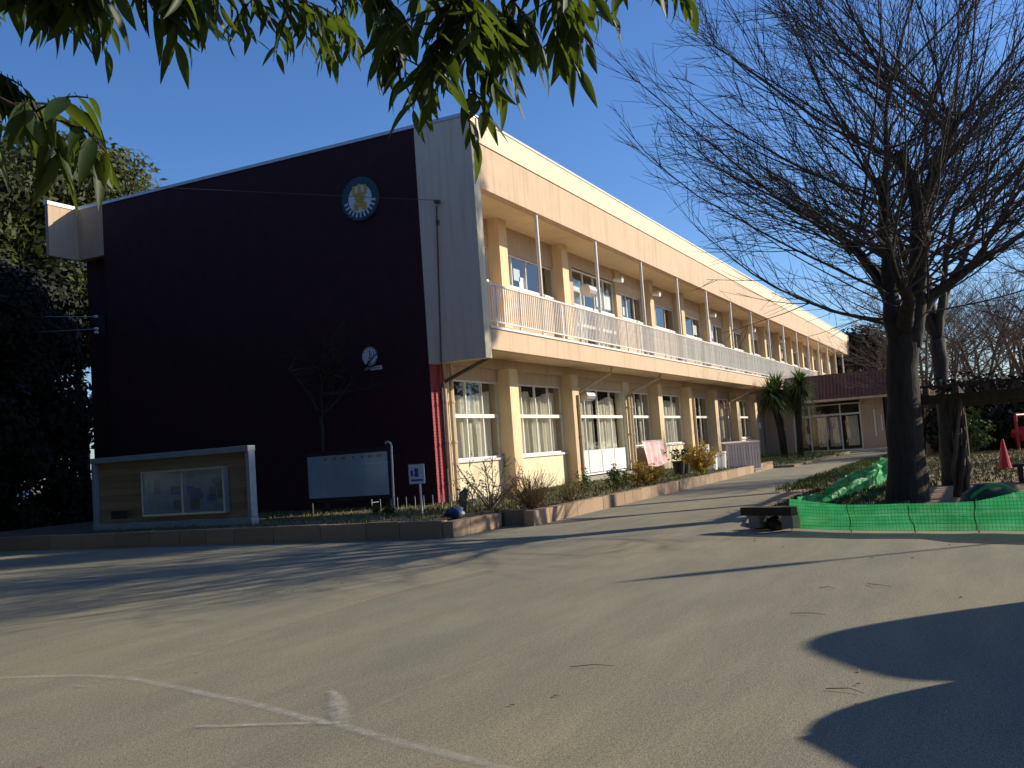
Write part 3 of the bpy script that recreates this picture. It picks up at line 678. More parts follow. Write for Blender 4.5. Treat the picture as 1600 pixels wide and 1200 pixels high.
# ------------------------------------------------------------------ bare trees
def vnorm(v): return v.normalized() if v.length > 1e-6 else Vector((0, 0, 1))
def curve_pts(p, d, L_, n, up=.15, wig=.05, droop=0):
    pts = [p.copy()]; d = d.copy()
    for i in range(n):
        d = vnorm(d+Vector((random.gauss(0, wig), random.gauss(0, wig), up*(L_/n)*.6+random.gauss(0, wig)*.6-droop)))
        p = p+d*(L_/n); pts.append(p.copy())
    return pts, d
def taper(r0, r1, n): return [r0+(r1-r0)*(i/(n-1))**.8 for i in range(n)]
def shoot_mesh(start, d, L_, r, nsec, nter, lev=2, up=.10, qn=3):
    mb = MB(); pts, _ = curve_pts(start, d, L_, 9, up, .055); rs = taper(r, .006, len(pts)); mb.tube(pts, rs, 5, False)
    for i in range(nsec):
        t = random.uniform(.15, .97); k = t*(len(pts)-1); j = int(k); p = pts[j].lerp(pts[min(j+1, len(pts)-1)], k-j)
        dd = vnorm(pts[min(j+1, len(pts)-1)]-pts[max(j-1, 0)])
        ax = vnorm(dd.cross(Vector((random.gauss(0, 1), random.gauss(0, 1), random.gauss(0, 1)))))
        d2 = Matrix.Rotation(random.uniform(.3, .75), 3, ax) @ dd
        l2 = L_*random.uniform(.18, .42)*(1.15-t*.6)
        p2, _ = curve_pts(p, d2, l2, 4, up*.8, .07); mb.tube(p2, taper(max(.007, rs[j]*.5), .0045, 5), qn, False)
        for q in range(nter):
            t2 = random.uniform(.2, 1); k2 = t2*4; j2 = min(int(k2), 3); pp = p2[j2].lerp(p2[j2+1], k2-j2); dd2 = vnorm(p2[j2+1]-p2[j2])
            ax = vnorm(dd2.cross(Vector((random.gauss(0, 1), random.gauss(0, 1), random.gauss(0, 1)))))
            d3 = Matrix.Rotation(random.uniform(.3, .7), 3, ax) @ dd2
            p3, _ = curve_pts(pp, d3, l2*random.uniform(.25, .55), 2, up, .06); mb.tube(p3, [.0055, .0045, .003], 3, False)
    return mb

def knob(mb, c, r):
    """pollard knuckle: a lumpy swollen head"""
    b0 = len(mb.v); n1, n2 = 7, 10
    for i in range(n1+1):
        th = pi*i/n1
        for k in range(n2):
            ph = 2*pi*k/n2; dv = Vector((sin(th)*cos(ph), sin(th)*sin(ph), cos(th)))
            rr = r*(1+.35*noise.noise(dv*2.3+c)); mb.v.append(tuple(c+dv*rr))
    for i in range(n1):
        for k in range(n2): k2 = (k+1) % n2; mb.f.append((b0+i*n2+k, b0+i*n2+k2, b0+(i+1)*n2+k2, b0+(i+1)*n2+k))

random.seed(42)
TB = Vector((-2.7, -11.83, 0))
Z = thing('zelkova_tree', 'large bare pollarded tree with a thick dark trunk behind the green netting', 'tree', TB)
def TP(u, v, dx=0.0):   # a point of the tree near its own depth
    p = PL(u, v, 0, TB.x+dx); return p
def fat(pts, rs, seg=14):
    """rough-barked limb"""
    mb = MB(); P = [Vector(p) for p in pts]; out = []; R2 = []
    for i in range(len(P)-1):
        for k in range(4): t = k/4; out.append(P[i].lerp(P[i+1], t)); R2.append(rs[i]+(rs[i+1]-rs[i])*t)
    out.append(P[-1]); R2.append(rs[-1]); mb.tube(out, R2, seg)
    mb.v = [tuple(Vector(v)+Vector((noise.noise(Vector(v)*2.4), noise.noise(Vector(v)*2.4+Vector((9, 0, 0))), 0))*.05+Vector((noise.noise(Vector(v)*9), noise.noise(Vector(v)*9+Vector((5, 5, 0))), 0))*.015) for v in mb.v]
    return mb
tr = [TB+Vector((0, 0, -.1)), TP(1418, 770), TP(1415, 700), TP(1412, 640), TP(1410, 580), TP(1412, 535), TP(1414, 505)]
fat(tr, [.46, .38, .325, .305, .295, .28, .15], 20).build('trunk', M['bark'], Z, smooth=True)
limbs = {
 'left': ([TP(1408, 540), TP(1394, 490), TP(1390, 440, .1), TP(1386, 380, .2), TP(1380, 330, .2), TP(1376, 285, .25)], [.27, .2, .17, .14, .12, .09]),
 'right': ([TP(1418, 540), TP(1430, 490), TP(1434, 430, -.1), TP(1438, 370, -.1), TP(1437, 320, -.2), TP(1422, 285, -.3), TP(1408, 248, -.3)], [.28, .21, .20, .185, .16, .13, .12]),
 'lefttop': ([TP(1378, 300, .25), TP(1388, 240, .3), TP(1384, 180, .4), TP(1392, 120, .5)], [.09, .07, .05, .035]),
 'righttop': ([TP(1438, 325, -.1), TP(1452, 290), TP(1463, 260, .1), TP(1478, 225, .2), TP(1500, 180, .4)], [.15, .13, .13, .09, .06]),
 'leftstub': ([TP(1392, 470), TP(1375, 440, .4), TP(1352, 405, .6), TP(1330, 385, .7)], [.16, .13, .11, .11]),
 'back': ([TP(1412, 520), TP(1425, 470, .8), TP(1430, 420, 1.5), TP(1440, 370, 2.0)], [.2, .15, .12, .09]),
 'front': ([TP(1412, 520), TP(1420, 470, -.7), TP(1400, 420, -1.2), TP(1385, 380, -1.5)], [.18, .14, .11, .09]),
 'rightlow': ([TP(1425, 500), TP(1460, 460, .2), TP(1500, 430, .3), TP(1545, 400, .4)], [.17, .13, .1, .08]),
}
for nm, (p, r) in limbs.items(): 
    r = [q*.84 for q in r]; mb = fat(p, r, 10); knob(mb, p[-1], r[-1]*1.5); 
    if nm in ('left', 'right', 'righttop'): knob(mb, p[len(p)//2], r[len(p)//2]*1.35)
    mb.build('limb', M['bark'], Z, smooth=True)
def along(p, t):
    k = t*(len(p)-1); j = min(int(k), len(p)-2); return Vector(p[j]).lerp(Vector(p[j+1]), k-j)
def shoots(Zo, limbs, count, Lm, m, nsec, nter, qscale=1.0, centre=None):
    names = list(limbs)
    for i in range(count):
        nm = names[i % len(names)]; p, r = limbs[nm]
        t = random.uniform(.12, 1) if random.random() < .55 else random.uniform(.85, 1)
        s_ = along(p, t)
        hz = (s_.z-centre.z)/(5.0)      # 0 low .. 1 high
        az = random.uniform(0, 2*pi)
        elev = radians(random.uniform(-4, 30)+40*max(0, min(1, hz+random.uniform(-.25, .25))))
        d = Vector((cos(az)*cos(elev), sin(az)*cos(elev), sin(elev)))
        L_ = Lm*random.uniform(.65, 1.1)*(1.05-.22*max(0, hz))
        mb = shoot_mesh(s_, d, L_, random.uniform(.022, .05)*qscale, nsec, nter, up=.17 if elev < .6 else .05)
        mb.build('branch', m, Zo)
shoots(Z, limbs, 125, 6.0, M['twig'], 12, 5, qscale=.75, centre=Vector((0, 0, 3.3)))

def bare_tree(name, label, base, trunk_r, split, height, n, Lm, m, nsec=9, nter=4, grp=None, lean=(0, 0)):
    base = Vector(base); T = thing(name, label, 'tree', base, grp)
    top = base+Vector((lean[0], lean[1], split))
    fat([base+Vector((0, 0, -.1)), base.lerp(top, .3), base.lerp(top, .7), top], [trunk_r*1.25, trunk_r, trunk_r*.9, trunk_r*.85], 12).build('trunk', m, T, smooth=True)
    lb = {}
    for i in range(5):
        a = 2*pi*i/5+random.uniform(-.4, .4); pts = [top]; rr = [trunk_r*.6]
        for k in range(3):
            pts.append(pts[-1]+Vector((cos(a)*random.uniform(.2, .55), sin(a)*random.uniform(.2, .55), (height-split)*.17))); rr.append(rr[-1]*.75)
        lb[str(i)] = (pts, rr); fat(pts, rr, 7).build('limb', m, T, smooth=True)
    shoots(T, lb, n, Lm, m, nsec, nter, qscale=1, centre=Vector((0, 0, split+.5)))
    return T
random.seed(77)
bare_tree('bare_tree', 'second bare tree just behind the thick dark trunk, nearer the pergola', (1.9, -12.45, 0), .19, 3.4, 9, 45, 4.6, M['twig'], 10, 5)
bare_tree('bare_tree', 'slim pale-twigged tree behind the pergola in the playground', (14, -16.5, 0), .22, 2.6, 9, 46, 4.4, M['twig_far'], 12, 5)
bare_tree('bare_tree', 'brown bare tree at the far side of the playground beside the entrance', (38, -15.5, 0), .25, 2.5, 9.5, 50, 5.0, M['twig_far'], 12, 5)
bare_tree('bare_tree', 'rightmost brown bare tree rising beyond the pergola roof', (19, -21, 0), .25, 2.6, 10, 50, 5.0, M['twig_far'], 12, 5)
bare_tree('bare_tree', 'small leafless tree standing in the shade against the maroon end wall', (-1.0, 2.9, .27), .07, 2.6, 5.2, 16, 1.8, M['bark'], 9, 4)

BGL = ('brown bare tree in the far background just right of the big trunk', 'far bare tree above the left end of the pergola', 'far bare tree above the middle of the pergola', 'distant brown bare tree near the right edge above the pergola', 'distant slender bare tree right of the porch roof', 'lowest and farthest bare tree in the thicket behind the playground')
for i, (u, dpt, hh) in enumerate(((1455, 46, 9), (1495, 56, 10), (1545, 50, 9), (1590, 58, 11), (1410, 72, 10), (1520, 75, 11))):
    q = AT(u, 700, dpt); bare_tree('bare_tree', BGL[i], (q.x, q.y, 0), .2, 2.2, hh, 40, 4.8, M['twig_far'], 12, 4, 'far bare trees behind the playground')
# ------------------------------------------------------------------ leafy background trees
def crown_mesh(name, n, rad, size, m, lumps=14, seed=1, trunk_h=0):
    rnd = random.Random(seed); mb = MB(); L_ = []
    for i in range(lumps):
        a = rnd.uniform(0, 2*pi); zz = rnd.uniform(-.75, .95); rr = math.sqrt(max(0, 1-zz*zz))*rnd.uniform(.35, .8)
        L_.append((Vector((cos(a)*rr*rad[0], sin(a)*rr*rad[1], zz*rad[2]*.8)), rnd.uniform(.28, .5)*min(rad)))
    for i in range(n):
        c, r = L_[i % lumps]; d = Vector((rnd.gauss(0, 1), rnd.gauss(0, 1), rnd.gauss(0, 1))).normalized()
        p = c+d*r*(rnd.random()**.35)*1.15
        nrm = (d+Vector((rnd.gauss(0, .5), rnd.gauss(0, .5), rnd.gauss(0, .5)+.3))).normalized()
        t = nrm.cross(Vector((rnd.gauss(0, 1), rnd.gauss(0, 1), rnd.gauss(0, 1)))).normalized(); b_ = nrm.cross(t)
        s = size*rnd.uniform(.5, 1.3); mb.face(p+t*s, p+b_*s*.5, p-t*s, p-b_*s*.5)
    me = bpy.data.meshes.new(name); me.from_pydata([tuple(v) for v in mb.v], [], mb.f); me.materials.append(m); return me
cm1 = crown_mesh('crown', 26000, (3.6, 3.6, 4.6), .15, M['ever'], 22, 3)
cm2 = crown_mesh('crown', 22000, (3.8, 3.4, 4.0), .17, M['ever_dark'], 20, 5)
def leafy(label, base, h, sc, me, rz=0, trunk=True, r=.28, grp=None, name='evergreen_tree'):
    T = thing(name, label, 'tree', base, grp); b0 = Vector(base)
    MB().tube([b0, b0+Vector((.1, 0, h*.3)), b0+Vector((0, .1, h*.75))], [r, r*.8, r*.4], 9).build('trunk', M['bark'], T, smooth=True)
    piece('crown', me, T, (b0.x, b0.y, h), (0, 0, rz), sc); return T
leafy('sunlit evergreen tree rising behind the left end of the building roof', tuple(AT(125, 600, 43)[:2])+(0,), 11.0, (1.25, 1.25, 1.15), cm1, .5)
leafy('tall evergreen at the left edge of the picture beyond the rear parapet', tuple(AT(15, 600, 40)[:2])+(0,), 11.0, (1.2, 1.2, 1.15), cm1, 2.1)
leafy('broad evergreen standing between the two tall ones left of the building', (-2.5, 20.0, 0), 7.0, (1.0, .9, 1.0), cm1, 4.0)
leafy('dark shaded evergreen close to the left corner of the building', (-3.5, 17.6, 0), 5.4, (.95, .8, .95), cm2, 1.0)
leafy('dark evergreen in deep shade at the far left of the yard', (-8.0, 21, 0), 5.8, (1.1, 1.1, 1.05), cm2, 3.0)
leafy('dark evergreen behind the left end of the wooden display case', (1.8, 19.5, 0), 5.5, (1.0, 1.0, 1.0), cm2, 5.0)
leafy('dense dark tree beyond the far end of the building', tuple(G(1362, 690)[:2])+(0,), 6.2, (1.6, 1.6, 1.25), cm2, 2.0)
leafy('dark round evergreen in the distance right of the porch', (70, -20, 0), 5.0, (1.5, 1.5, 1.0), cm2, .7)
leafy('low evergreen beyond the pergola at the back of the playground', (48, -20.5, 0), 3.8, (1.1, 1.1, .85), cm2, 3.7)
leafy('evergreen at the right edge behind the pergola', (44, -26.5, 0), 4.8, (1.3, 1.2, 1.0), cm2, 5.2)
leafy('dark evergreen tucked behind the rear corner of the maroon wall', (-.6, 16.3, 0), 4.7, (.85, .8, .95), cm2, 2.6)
# hedge and screening wood beyond the yard, left
hd = crown_mesh('hedge', 9000, (2.2, 1.0, 1.0), .09, M['ever_dark'], 30, 9)
for i, (x, y, l) in enumerate(((-4.2, 15.2, 'dark clipped hedge left of the wooden display case'), (-7.6, 17.4, 'dark hedge below the evergreens at the left edge'), (-.6, 15.0, 'dark hedge against the rear corner of the maroon wall'), (2.5, 33, 'far hedge closing the view behind the blue van'), (-2.5, 36, 'far hedge at the extreme left beyond the blue van'), (7, 31, 'far hedge deep behind the building corner'), (AT(1475, 700, 48).x, AT(1475, 700, 48).y, 'far dark hedge seen between the big trunk and the pergola post'), (AT(1545, 700, 44).x, AT(1545, 700, 44).y, 'far dark hedge behind the yellow-brown bush'), (AT(1610, 700, 46).x, AT(1610, 700, 46).y, 'far dark hedge behind the red playground equipment'))):
    H_ = thing('hedge', l, 'hedge', (x, y, 0)); piece('foliage', hd, H_, (x, y, 1.2), (0, 0, .5+i), (1.5, 1.5, 1.7))
    MB().tube([(x, y, 0), (x, y, 1.2)], .06, 6).build('stem', M['bark'], H_)
# unseen evergreens added round the yard to block sky light from the end wall
random.seed(4)
spots = [(-38, 16), (-44, 4), (-40, -6), (-46, -14), (-34, 26), (-24, 33), (-14, 36)]
leafy('very tall evergreen added outside the picture to cast shade on the left of the yard', (12.8, -21.2, 0), 16.5, (.95, .95, .95), cm1, 1.2, r=.35)  # unseen tree added so its shade falls on the left of the yard
spots += [(-17.5, 5.5), (-16.5, 13), (-13.5, 20), (-25, 3), (-31, -4), (-30, -14), (-35, -24), (-26, -26), (-33, 8), (-24, 12), (-36, -4), (-24, 22)]
for i, (x, y) in enumerate(spots):
    leafy('tall dark evergreen added out of view to block sky light', (x, y, 0), 8.5, (1.7, 1.9, 1.9), cm2, i*1.1, r=.4, grp='unseen evergreens added round the yard to block sky light')

# ------------------------------------------------------------------ palm-like plants by the entrance
random.seed(31)
def cordyline(label, base, trunks, name='cabbage_palm'):
    T = thing(name, label, 'palm', base); b0 = Vector(base)
    for (dx, dy, h) in trunks:
        tip = b0+Vector((dx, dy, h)); MB().tube([b0+Vector((dx*.15, dy*.15, 0)), b0+Vector((dx*.5, dy*.4, h*.5)), tip], [.17, .13, .12], 9).build('trunk', M['bark'], T, smooth=True)
        mb = MB()
        for i in range(380):
            a = random.uniform(0, 2*pi); e = random.uniform(-1.0, 1.35); l = random.uniform(.8, 1.5); w_ = .03
            d = Vector((cos(a)*cos(e), sin(a)*cos(e), sin(e))); sd_ = Vector((-sin(a), cos(a), 0))*w_
            p1 = tip+d*l*.5; p2 = tip+d*l+Vector((0, 0, -.22*l*cos(e)-.1))
            mb.face(tip+d*.05-sd_*.6, tip+d*.05+sd_*.6, p1+sd_, p1-sd_); mb.face(p1-sd_, p1+sd_, p2)
        mb.build('leaf_crown', M['palm'], T)
    return T
cordyline('left twin-trunked cabbage palm in the shade by the entrance', (33.2, -3.0, .1), [(-.9, .35, 3.5), (.2, .2, 3.9)])
cordyline('right slightly taller cabbage palm beside the entrance doors', (33.4, -3.75, .1), [(0, -.35, 4.0), (.9, .1, 3.4)])

# ------------------------------------------------------------------ shrubs in the planter
random.seed(17)
def twig_shrub(name, label, base, h, spread, n, m, bud=None, r=.02, nsec=7, cat='shrub'):
    T = thing(name, label, cat, base); b0 = Vector(base); mb = MB(); tips = []
    for i in range(n):
        a = random.uniform(0, 2*pi); e = radians(random.uniform(90-spread, 88)); d = Vector((cos(a)*cos(e), sin(a)*cos(e), sin(e)))
        p, dl = curve_pts(b0+Vector((random.gauss(0, .04), random.gauss(0, .04), 0)), d, h*random.uniform(.7, 1.1), 5, .0, .10); mb.tube(p, taper(r, .004, 6), 4, False)
        for j in range(nsec):
            k = random.randint(1, 4); q = p[k].lerp(p[k+1], random.random()); ax = vnorm(Vector((random.gauss(0, 1), random.gauss(0, 1), random.gauss(0, 1))))
            d2 = Matrix.Rotation(random.uniform(.4, 1.0), 3, ax) @ vnorm(p[k+1]-p[k]); p2, _ = curve_pts(q, d2, h*random.uniform(.12, .35), 3, .0, .12)
            mb.tube(p2, [r*.4, r*.3, r*.25, .003], 3, False); tips += p2[1:]
    mb.build('stems', m, T)
    if bud:
        lf = MB()
        for q in tips:
            for k in range(bud[1]):
                c_ = q+Vector([random.gauss(0, .035) for _ in range(3)]); t = vnorm(Vector([random.gauss(0, 1) for _ in range(3)])); b_ = vnorm(t.cross(Vector([random.gauss(0, 1) for _ in range(3)])))
                s_ = bud[2]*random.uniform(.6, 1.3); lf.face(c_+t*s_, c_+b_*s_*.45, c_-t*s_, c_-b_*s_*.45)
        lf.build('foliage', M[bud[0]], T)
    return T
def soilpt(u, v): return tuple(G(u, v, .27))
twig_shrub('bare_shrub', 'pale bare branching shrub beside the maroon corner, in front of the first window', soilpt(768, 797), 1.15, 55, 13, M['pinkbud'], ('pinkbud', 1, .03), .022, 9)
twig_shrub('weed_bush', 'thin green-leaved bush between the corner pipes and the pale bare shrub', soilpt(728, 800), .75, 45, 8, M['drystem'], ('weed', 2, .03), .008, 6)
twig_shrub('dry_bush', 'dense brown dried bush under the second window', soilpt(832, 797), .82, 62, 120, M['drystem'], None, .007, 4)
twig_shrub('dry_bush', 'small reddish dried bush right of the big brown one', soilpt(890, 785), .55, 60, 40, M['drystem'], None, .006, 4)
twig_shrub('leafy_shrub', 'small leafy shrub in front of the white door panels', soilpt(962, 764), .6, 60, 16, M['drystem'], ('weed', 3, .04), .007, 6)
twig_shrub('leafy_shrub', 'low sparse shrub left of the white door panels', soilpt(915, 770), .55, 50, 12, M['drystem'], ('weed', 2, .035), .007, 5)
twig_shrub('yellow_shrub', 'yellow-leaved shrub below the hanging pink cloth', soilpt(1012, 757), .62, 60, 22, M['drystem'], ('autumn', 5, .04), .007, 6)
twig_shrub('yellow_shrub', 'yellow-brown shrub beside the slatted crate', soilpt(1098, 741), .95, 50, 30, M['drystem'], ('autumn', 4, .05), .008, 6)
twig_shrub('green_plant', 'bright green leafy plant at the foot of the second notice board, left one', soilpt(588, 803), .16, 60, 8, M['weed'], ('weed', 6, .03), .005, 4, 'plant')
twig_shrub('green_plant', 'bright green leafy plant at the foot of the second notice board, right one', soilpt(606, 803), .16, 60, 8, M['weed'], ('weed', 6, .03), .005, 4, 'plant')
# dark pots by the wall
for i, (u, v, l) in enumerate(((1062, 742, 'dark plant pot near the wall, left of its twin'), (1070, 741, 'dark plant pot touching the downpipe, right of its twin'))):
    p = G(u, v, .27); T = thing('plant_pot', l, 'pot', p, 'dark pots by the wall')
    MB().tube([p, p+Vector((0, 0, .45)), p+Vector((0, 0, .5))], [.17, .24, .27], 12).build('pot', M['dark'], T)
    mb = MB()
    for k in range(60):
        d = Vector((random.gauss(0, .18), random.gauss(0, .18), random.uniform(.1, .45))); c_ = p+Vector((0, 0, .45))+d; t = vnorm(Vector([random.gauss(0, 1) for _ in range(3)])); b_ = vnorm(t.cross(Vector((.3, .5, .2))))
        mb.face(c_+t*.08, c_+b_*.03, c_-t*.08, c_-b_*.03)
    mb.build('foliage', M['ever_dark'], T)

# ------------------------------------------------------------------ boards, signs and small things on the planter
# wooden display case with pale frame
bx = -4.74; y0, y1 = 2.13, 7.3; z0, z1 = .30, 1.98
zt = PL(398, 695, 0, bx).z; z1 = zt
Bd = thing('display_case', 'wide wooden display case with pale frame and glazed middle, in the shade', 'display case', (bx, (y0+y1)/2, .27))
bdm = []
npl = 9; ph_ = (z1-z0-.3)/npl
me_pl = boxmesh('board_plank', 0, .05, 0, (y1-y0)-.2, 0, ph_-.005, M['board'])
for i in range(npl): piece('board_plank', me_pl, Bd, (bx+.02, y0+.1, z0+.16+i*ph_))
fr = MB(); fr.box(bx-.12, bx+.14, y0, y1, z1-.14, z1).box(bx-.12, bx+.14, y0, y1, z0-.03, z0+.14).box(bx-.10, bx+.12, y0, y0+.11, z0+.141, z1-.141).box(bx-.10, bx+.12, y1-.11, y1, z0+.141, z1-.141)
fr.build('frame', M['board_frame'], Bd, bevel=.01)
ya, yb, za, zb = PL(352, 700, 0, bx).y, PL(228, 700, 0, bx).y, .62, 1.62
cs = MB().box(bx-.16, bx-.0, ya, yb, zb, zb+.05).box(bx-.16, bx, ya, yb, za-.05, za).box(bx-.16, bx, ya-.05, ya, za-.05, zb+.05).box(bx-.16, bx, yb, yb+.05, za-.05, zb+.05).box(bx-.15, bx-.02, (ya+yb)/2-.03, (ya+yb)/2+.03, za, zb)
cs = cs.build('glass_case', M['alu'], Bd)
MB().box(bx-.006, bx+.01, ya, yb, za, zb).build('backing', mat('case_backing', (0.22, 0.30, 0.38), (0.12, 0.18, 0.24), 3, 0.7), cs)
MB().box(bx-.2, bx-.14, y1-1.25, y1-.75, .55, .75).build('latch_box', M['dark'], Bd)
random.seed(12)
pb = [MB(), MB()]
for i in range(16):
    y = random.uniform(ya+.05, yb-.4); z = random.uniform(za+.05, zb-.3); pb[i % 2].box(bx-.018-.001*i, bx-.012-.001*i, y, y+random.uniform(.15, .35), z, z+random.uniform(.12, .25))
pb[0].build('notices', M['print'], cs); pb[1].build('notices', M['emb_g'], cs)
for a, b_ in ((ya, (ya+yb)/2-.03), ((ya+yb)/2+.03, yb)): MB().face((bx-.13, a, za), (bx-.13, b_, za), (bx-.13, b_, zb), (bx-.13, a, zb)).build('pane', M['case_glass'], cs)
# second notice board
p = G(612, 800, .27); bx = p.x
def yz(u, v): q = PL(u, v, 0, bx); return q.y, q.z
(ya, zt), (yb, zt2), (_, zb) = yz(604, 704), yz(480, 711), yz(545, 776)
N2 = thing('notice_board', 'dark-framed glazed notice board with pale bluish sheet below the clock', 'notice board', (bx, (ya+yb)/2, .27))
MB().box(bx+.01, bx+.09, ya-.1, yb+.1, zb-.1, zt+.1).build('frame', M['dark'], N2)
MB().box(bx-.01, bx+.008, ya, yb, zb, zt-.02).build('sheet', mat('bluish_sheet', (0.55, 0.62, 0.64), (0.42, 0.49, 0.51), 1.6, 0.7), N2)
MB().box(bx-.018, bx-.012, ya-.02, ya+.75, zt-.30, zt-.27).build('strip', M['white'], N2)
random.seed(2); mb = MB()
for i in range(7): y = ya+.15+i*.27; mb.box(bx-.016, bx-.011, y, y+random.uniform(.05, .14), zt-.14, zt-.07)
mb.build('scraps', M['gold'], N2)
MB().face((bx-.03, ya, zb), (bx-.03, yb, zb), (bx-.03, yb, zt), (bx-.03, ya, zt)).build('pane', M['case_glass'], N2)
for y in (ya+.0, yb-.05): MB().box(bx+.03, bx+.08, y, y+.06, .2, zb-.1).build('leg', M['dark'], N2)
# crook pipe
p = G(616, 802, .27); q = PL(610, 692, 0, p.x)
CP = thing('crook_pipe', 'slender grey pipe with a bent top beside the notice board', 'pipe', p)
MB().tube([p, (p.x, q.y-.02, q.z-.08), (p.x, q.y+.01, q.z), (p.x, q.y+.07, q.z+.03), (p.x, q.y+.14, q.z)], .028, 8).build('pipe', M['alu'], CP)
# small square sign
p = G(660, 805, .27)
Sg = thing('sign', 'small square white sign with blue print on a white post near the maroon corner', 'sign', p)
a0 = PL(640, 726, 0, p.x); a1 = PL(666, 755, 0, p.x)
MB().tube([p, (p.x, p.y+.02, a0.z-.02)], .026, 8).build('post', M['white'], Sg)
MB().box(p.x-.06, p.x-.035, a1.y, a0.y, a1.z, a0.z).build('panel', M['emb_w'], Sg)
cy, cz, s = (a0.y+a1.y)/2, (a0.z+a1.z)/2, (a0.z-a1.z)
f_ = MB().disc((p.x-.061, cy, cz+s*.18), s*.13, .004, n=14).box(p.x-.066, p.x-.061, cy-s*.12, cy+s*.12, cz-s*.14, cz+s*.06).box(p.x-.066, p.x-.061, cy-s*.36, cy+s*.34, cz-s*.36, cz-s*.27).box(p.x-.066, p.x-.061, cy+s*.2, cy+s*.34, cz-.1*s, cz+s*.2)
f_.build('print', M['print'], Sg)
# stub post, low wire pickets
p = G(468, 790, .27); o = MB().tube([p, p+Vector((0, 0, .34))], .025, 8).build('stub_post', M['white']); o['label'] = 'short thin white post at the left foot of the notice board'; o['category'] = 'post'
F = thing('picket_edging', 'low thin wire edging at the foot of the maroon wall corner', 'edging', (-1.6, -2, .27))
pk = boxmesh('picket', -.008, .008, -.008, .008, 0, .34, M['alu'])
for i in range(15): piece('picket', pk, F, (-2.2+.02*i, .6-i*.24, .27))
MB().box(-2.21, -1.89, .6, .62, .5, .512).build('top_wire', M['alu'], F)
# blue bag and grey bag
p = G(711, 811, .27)
def lump(c, r, sq, m, name, parent, seed=0, amp=.3, n1=10, n2=14):
    mb = MB()
    for i in range(n1+1):
        th = pi*i/n1
        for k in range(n2):
            ph = 2*pi*k/n2; d = Vector((sin(th)*cos(ph), sin(th)*sin(ph), cos(th)))
            rr = 1+amp*noise.noise(d*2.1+Vector((seed, 0, 0)))+amp*.4*noise.noise(d*6+Vector((seed, 3, 0)))
            mb.v.append((c[0]+d.x*r*sq[0]*rr, c[1]+d.y*r*sq[1]*rr, c[2]+d.z*r*sq[2]*rr))
    for i in range(n1):
        for k in range(n2): k2 = (k+1) % n2; mb.f.append((i*n2+k, (i+1)*n2+k, (i+1)*n2+k2, i*n2+k2))
    return mb.build(name, m, parent, smooth=True)
T = thing('plastic_bag', 'crumpled blue and white plastic bag lying on the planter corner', 'bag', p)
lump((p.x, p.y, p.z+.11), .15, (1.1, 1.2, .75), M['blue'], 'bag_body', T, 1, .5)
lump((p.x-.02, p.y-.12, p.z+.14), .09, (.6, 1.0, 1.1), M['white'], 'bag_top', T, 4, .8)
p = G(724, 800, .27)
T = thing('bucket', 'tall grey cylinder leaning behind the blue bag at the building corner', 'bucket', p)
MB().tube([p, p+Vector((.03, -.02, .42)), p+Vector((.05, -.1, .50))], [.10, .10, .07], 12).build('body', M['concrete'], T, smooth=True)
MB().tube([p+Vector((.05, -.1, .5)), p+Vector((.0, -.24, .40)), p+Vector((-.02, -.28, .1))], .018, 6).build('hose', M['white'], T)
# pink cloth over the sill rail
T = thing('hanging_cloth', 'pink and white cloth hung over a rail below the open window', 'cloth', (17.2, -.45, 0))
mb = MB(); nn = 24; cw0, cw1 = 15.95, 18.6
for j in range(9):
    zz = 1.55-.95*j/8
    for i in range(nn+1):
        t = i/nn; mb.v.append((cw0+(cw1-cw0)*t+.08*j/8*(t-.5), -.45-.12*sin(j/8*pi)*0-.06*sin(i*1.1+j*.2)-.02*j, zz-.12*sin(t*3.1)*(j > 5)))
for j in range(8):
    for i in range(nn): a = j*(nn+1)+i; mb.f.append((a, a+1, a+nn+2, a+nn+1))
M['cloth2'] = mat('pink_white_cloth', (0.85, 0.72, 0.66), (0.72, 0.30, 0.30), .9, 0.9)
mb.build('cloth', M['cloth2'], T, smooth=True)
MB().tube([(15.9, -.44, 1.57), (18.7, -.44, 1.57)], .02, 6).build('rail', M['alu'], T)
# slatted crate
T = thing('slatted_crate', 'long low crate of greyish-pink upright slats standing outside the far classrooms', 'crate', (19.3, -3.9, .1))
ca, cb_ = G(1138, 738, .1), G(1190, 734, .1); dv = (cb_-ca); L_ = dv.length; ang = math.atan2(dv.y, dv.x)
sm = bpy.data.meshes.new('slat'); bb = MB().box(0, .098, -.02, .02, .05, 1.12); sm.from_pydata(bb.v, [], bb.f); sm.materials.append(M['crate'])
ORG[T.name] = Vector(ca); T.location = ca
n_ = int(L_/.11)
for i in range(n_): q = ca+dv*(i/n_); piece('slat', sm, T, (q.x, q.y, .1), (0, 0, ang), (1, 1, 1+.03*sin(i*.7)))
nv = Vector((-dv.y, dv.x, 0)).normalized()
if nv.y < 0: nv = -nv
n2_ = 9
for i in range(n2_): q = cb_+nv*(.06+.11*i); piece('slat', sm, T, (q.x, q.y, .1), (0, 0, ang+pi/2), (1, 1, .96))
tb = MB(); 
for s_, z in ((0, 1.22), (1, 1.22)): pass
q0, q1, q2, q3 = ca, cb_, cb_+nv*1.05, ca+nv*1.05
tb.face((q0.x, q0.y, 1.22), (q1.x, q1.y, 1.22), (q2.x, q2.y, 1.30), (q3.x, q3.y, 1.30)); tb.tube([(q0.x, q0.y, 1.22), (q1.x, q1.y, 1.22), (q2.x, q2.y, 1.3)], .05, 8)
tb.build('lid', M['crate'], T)
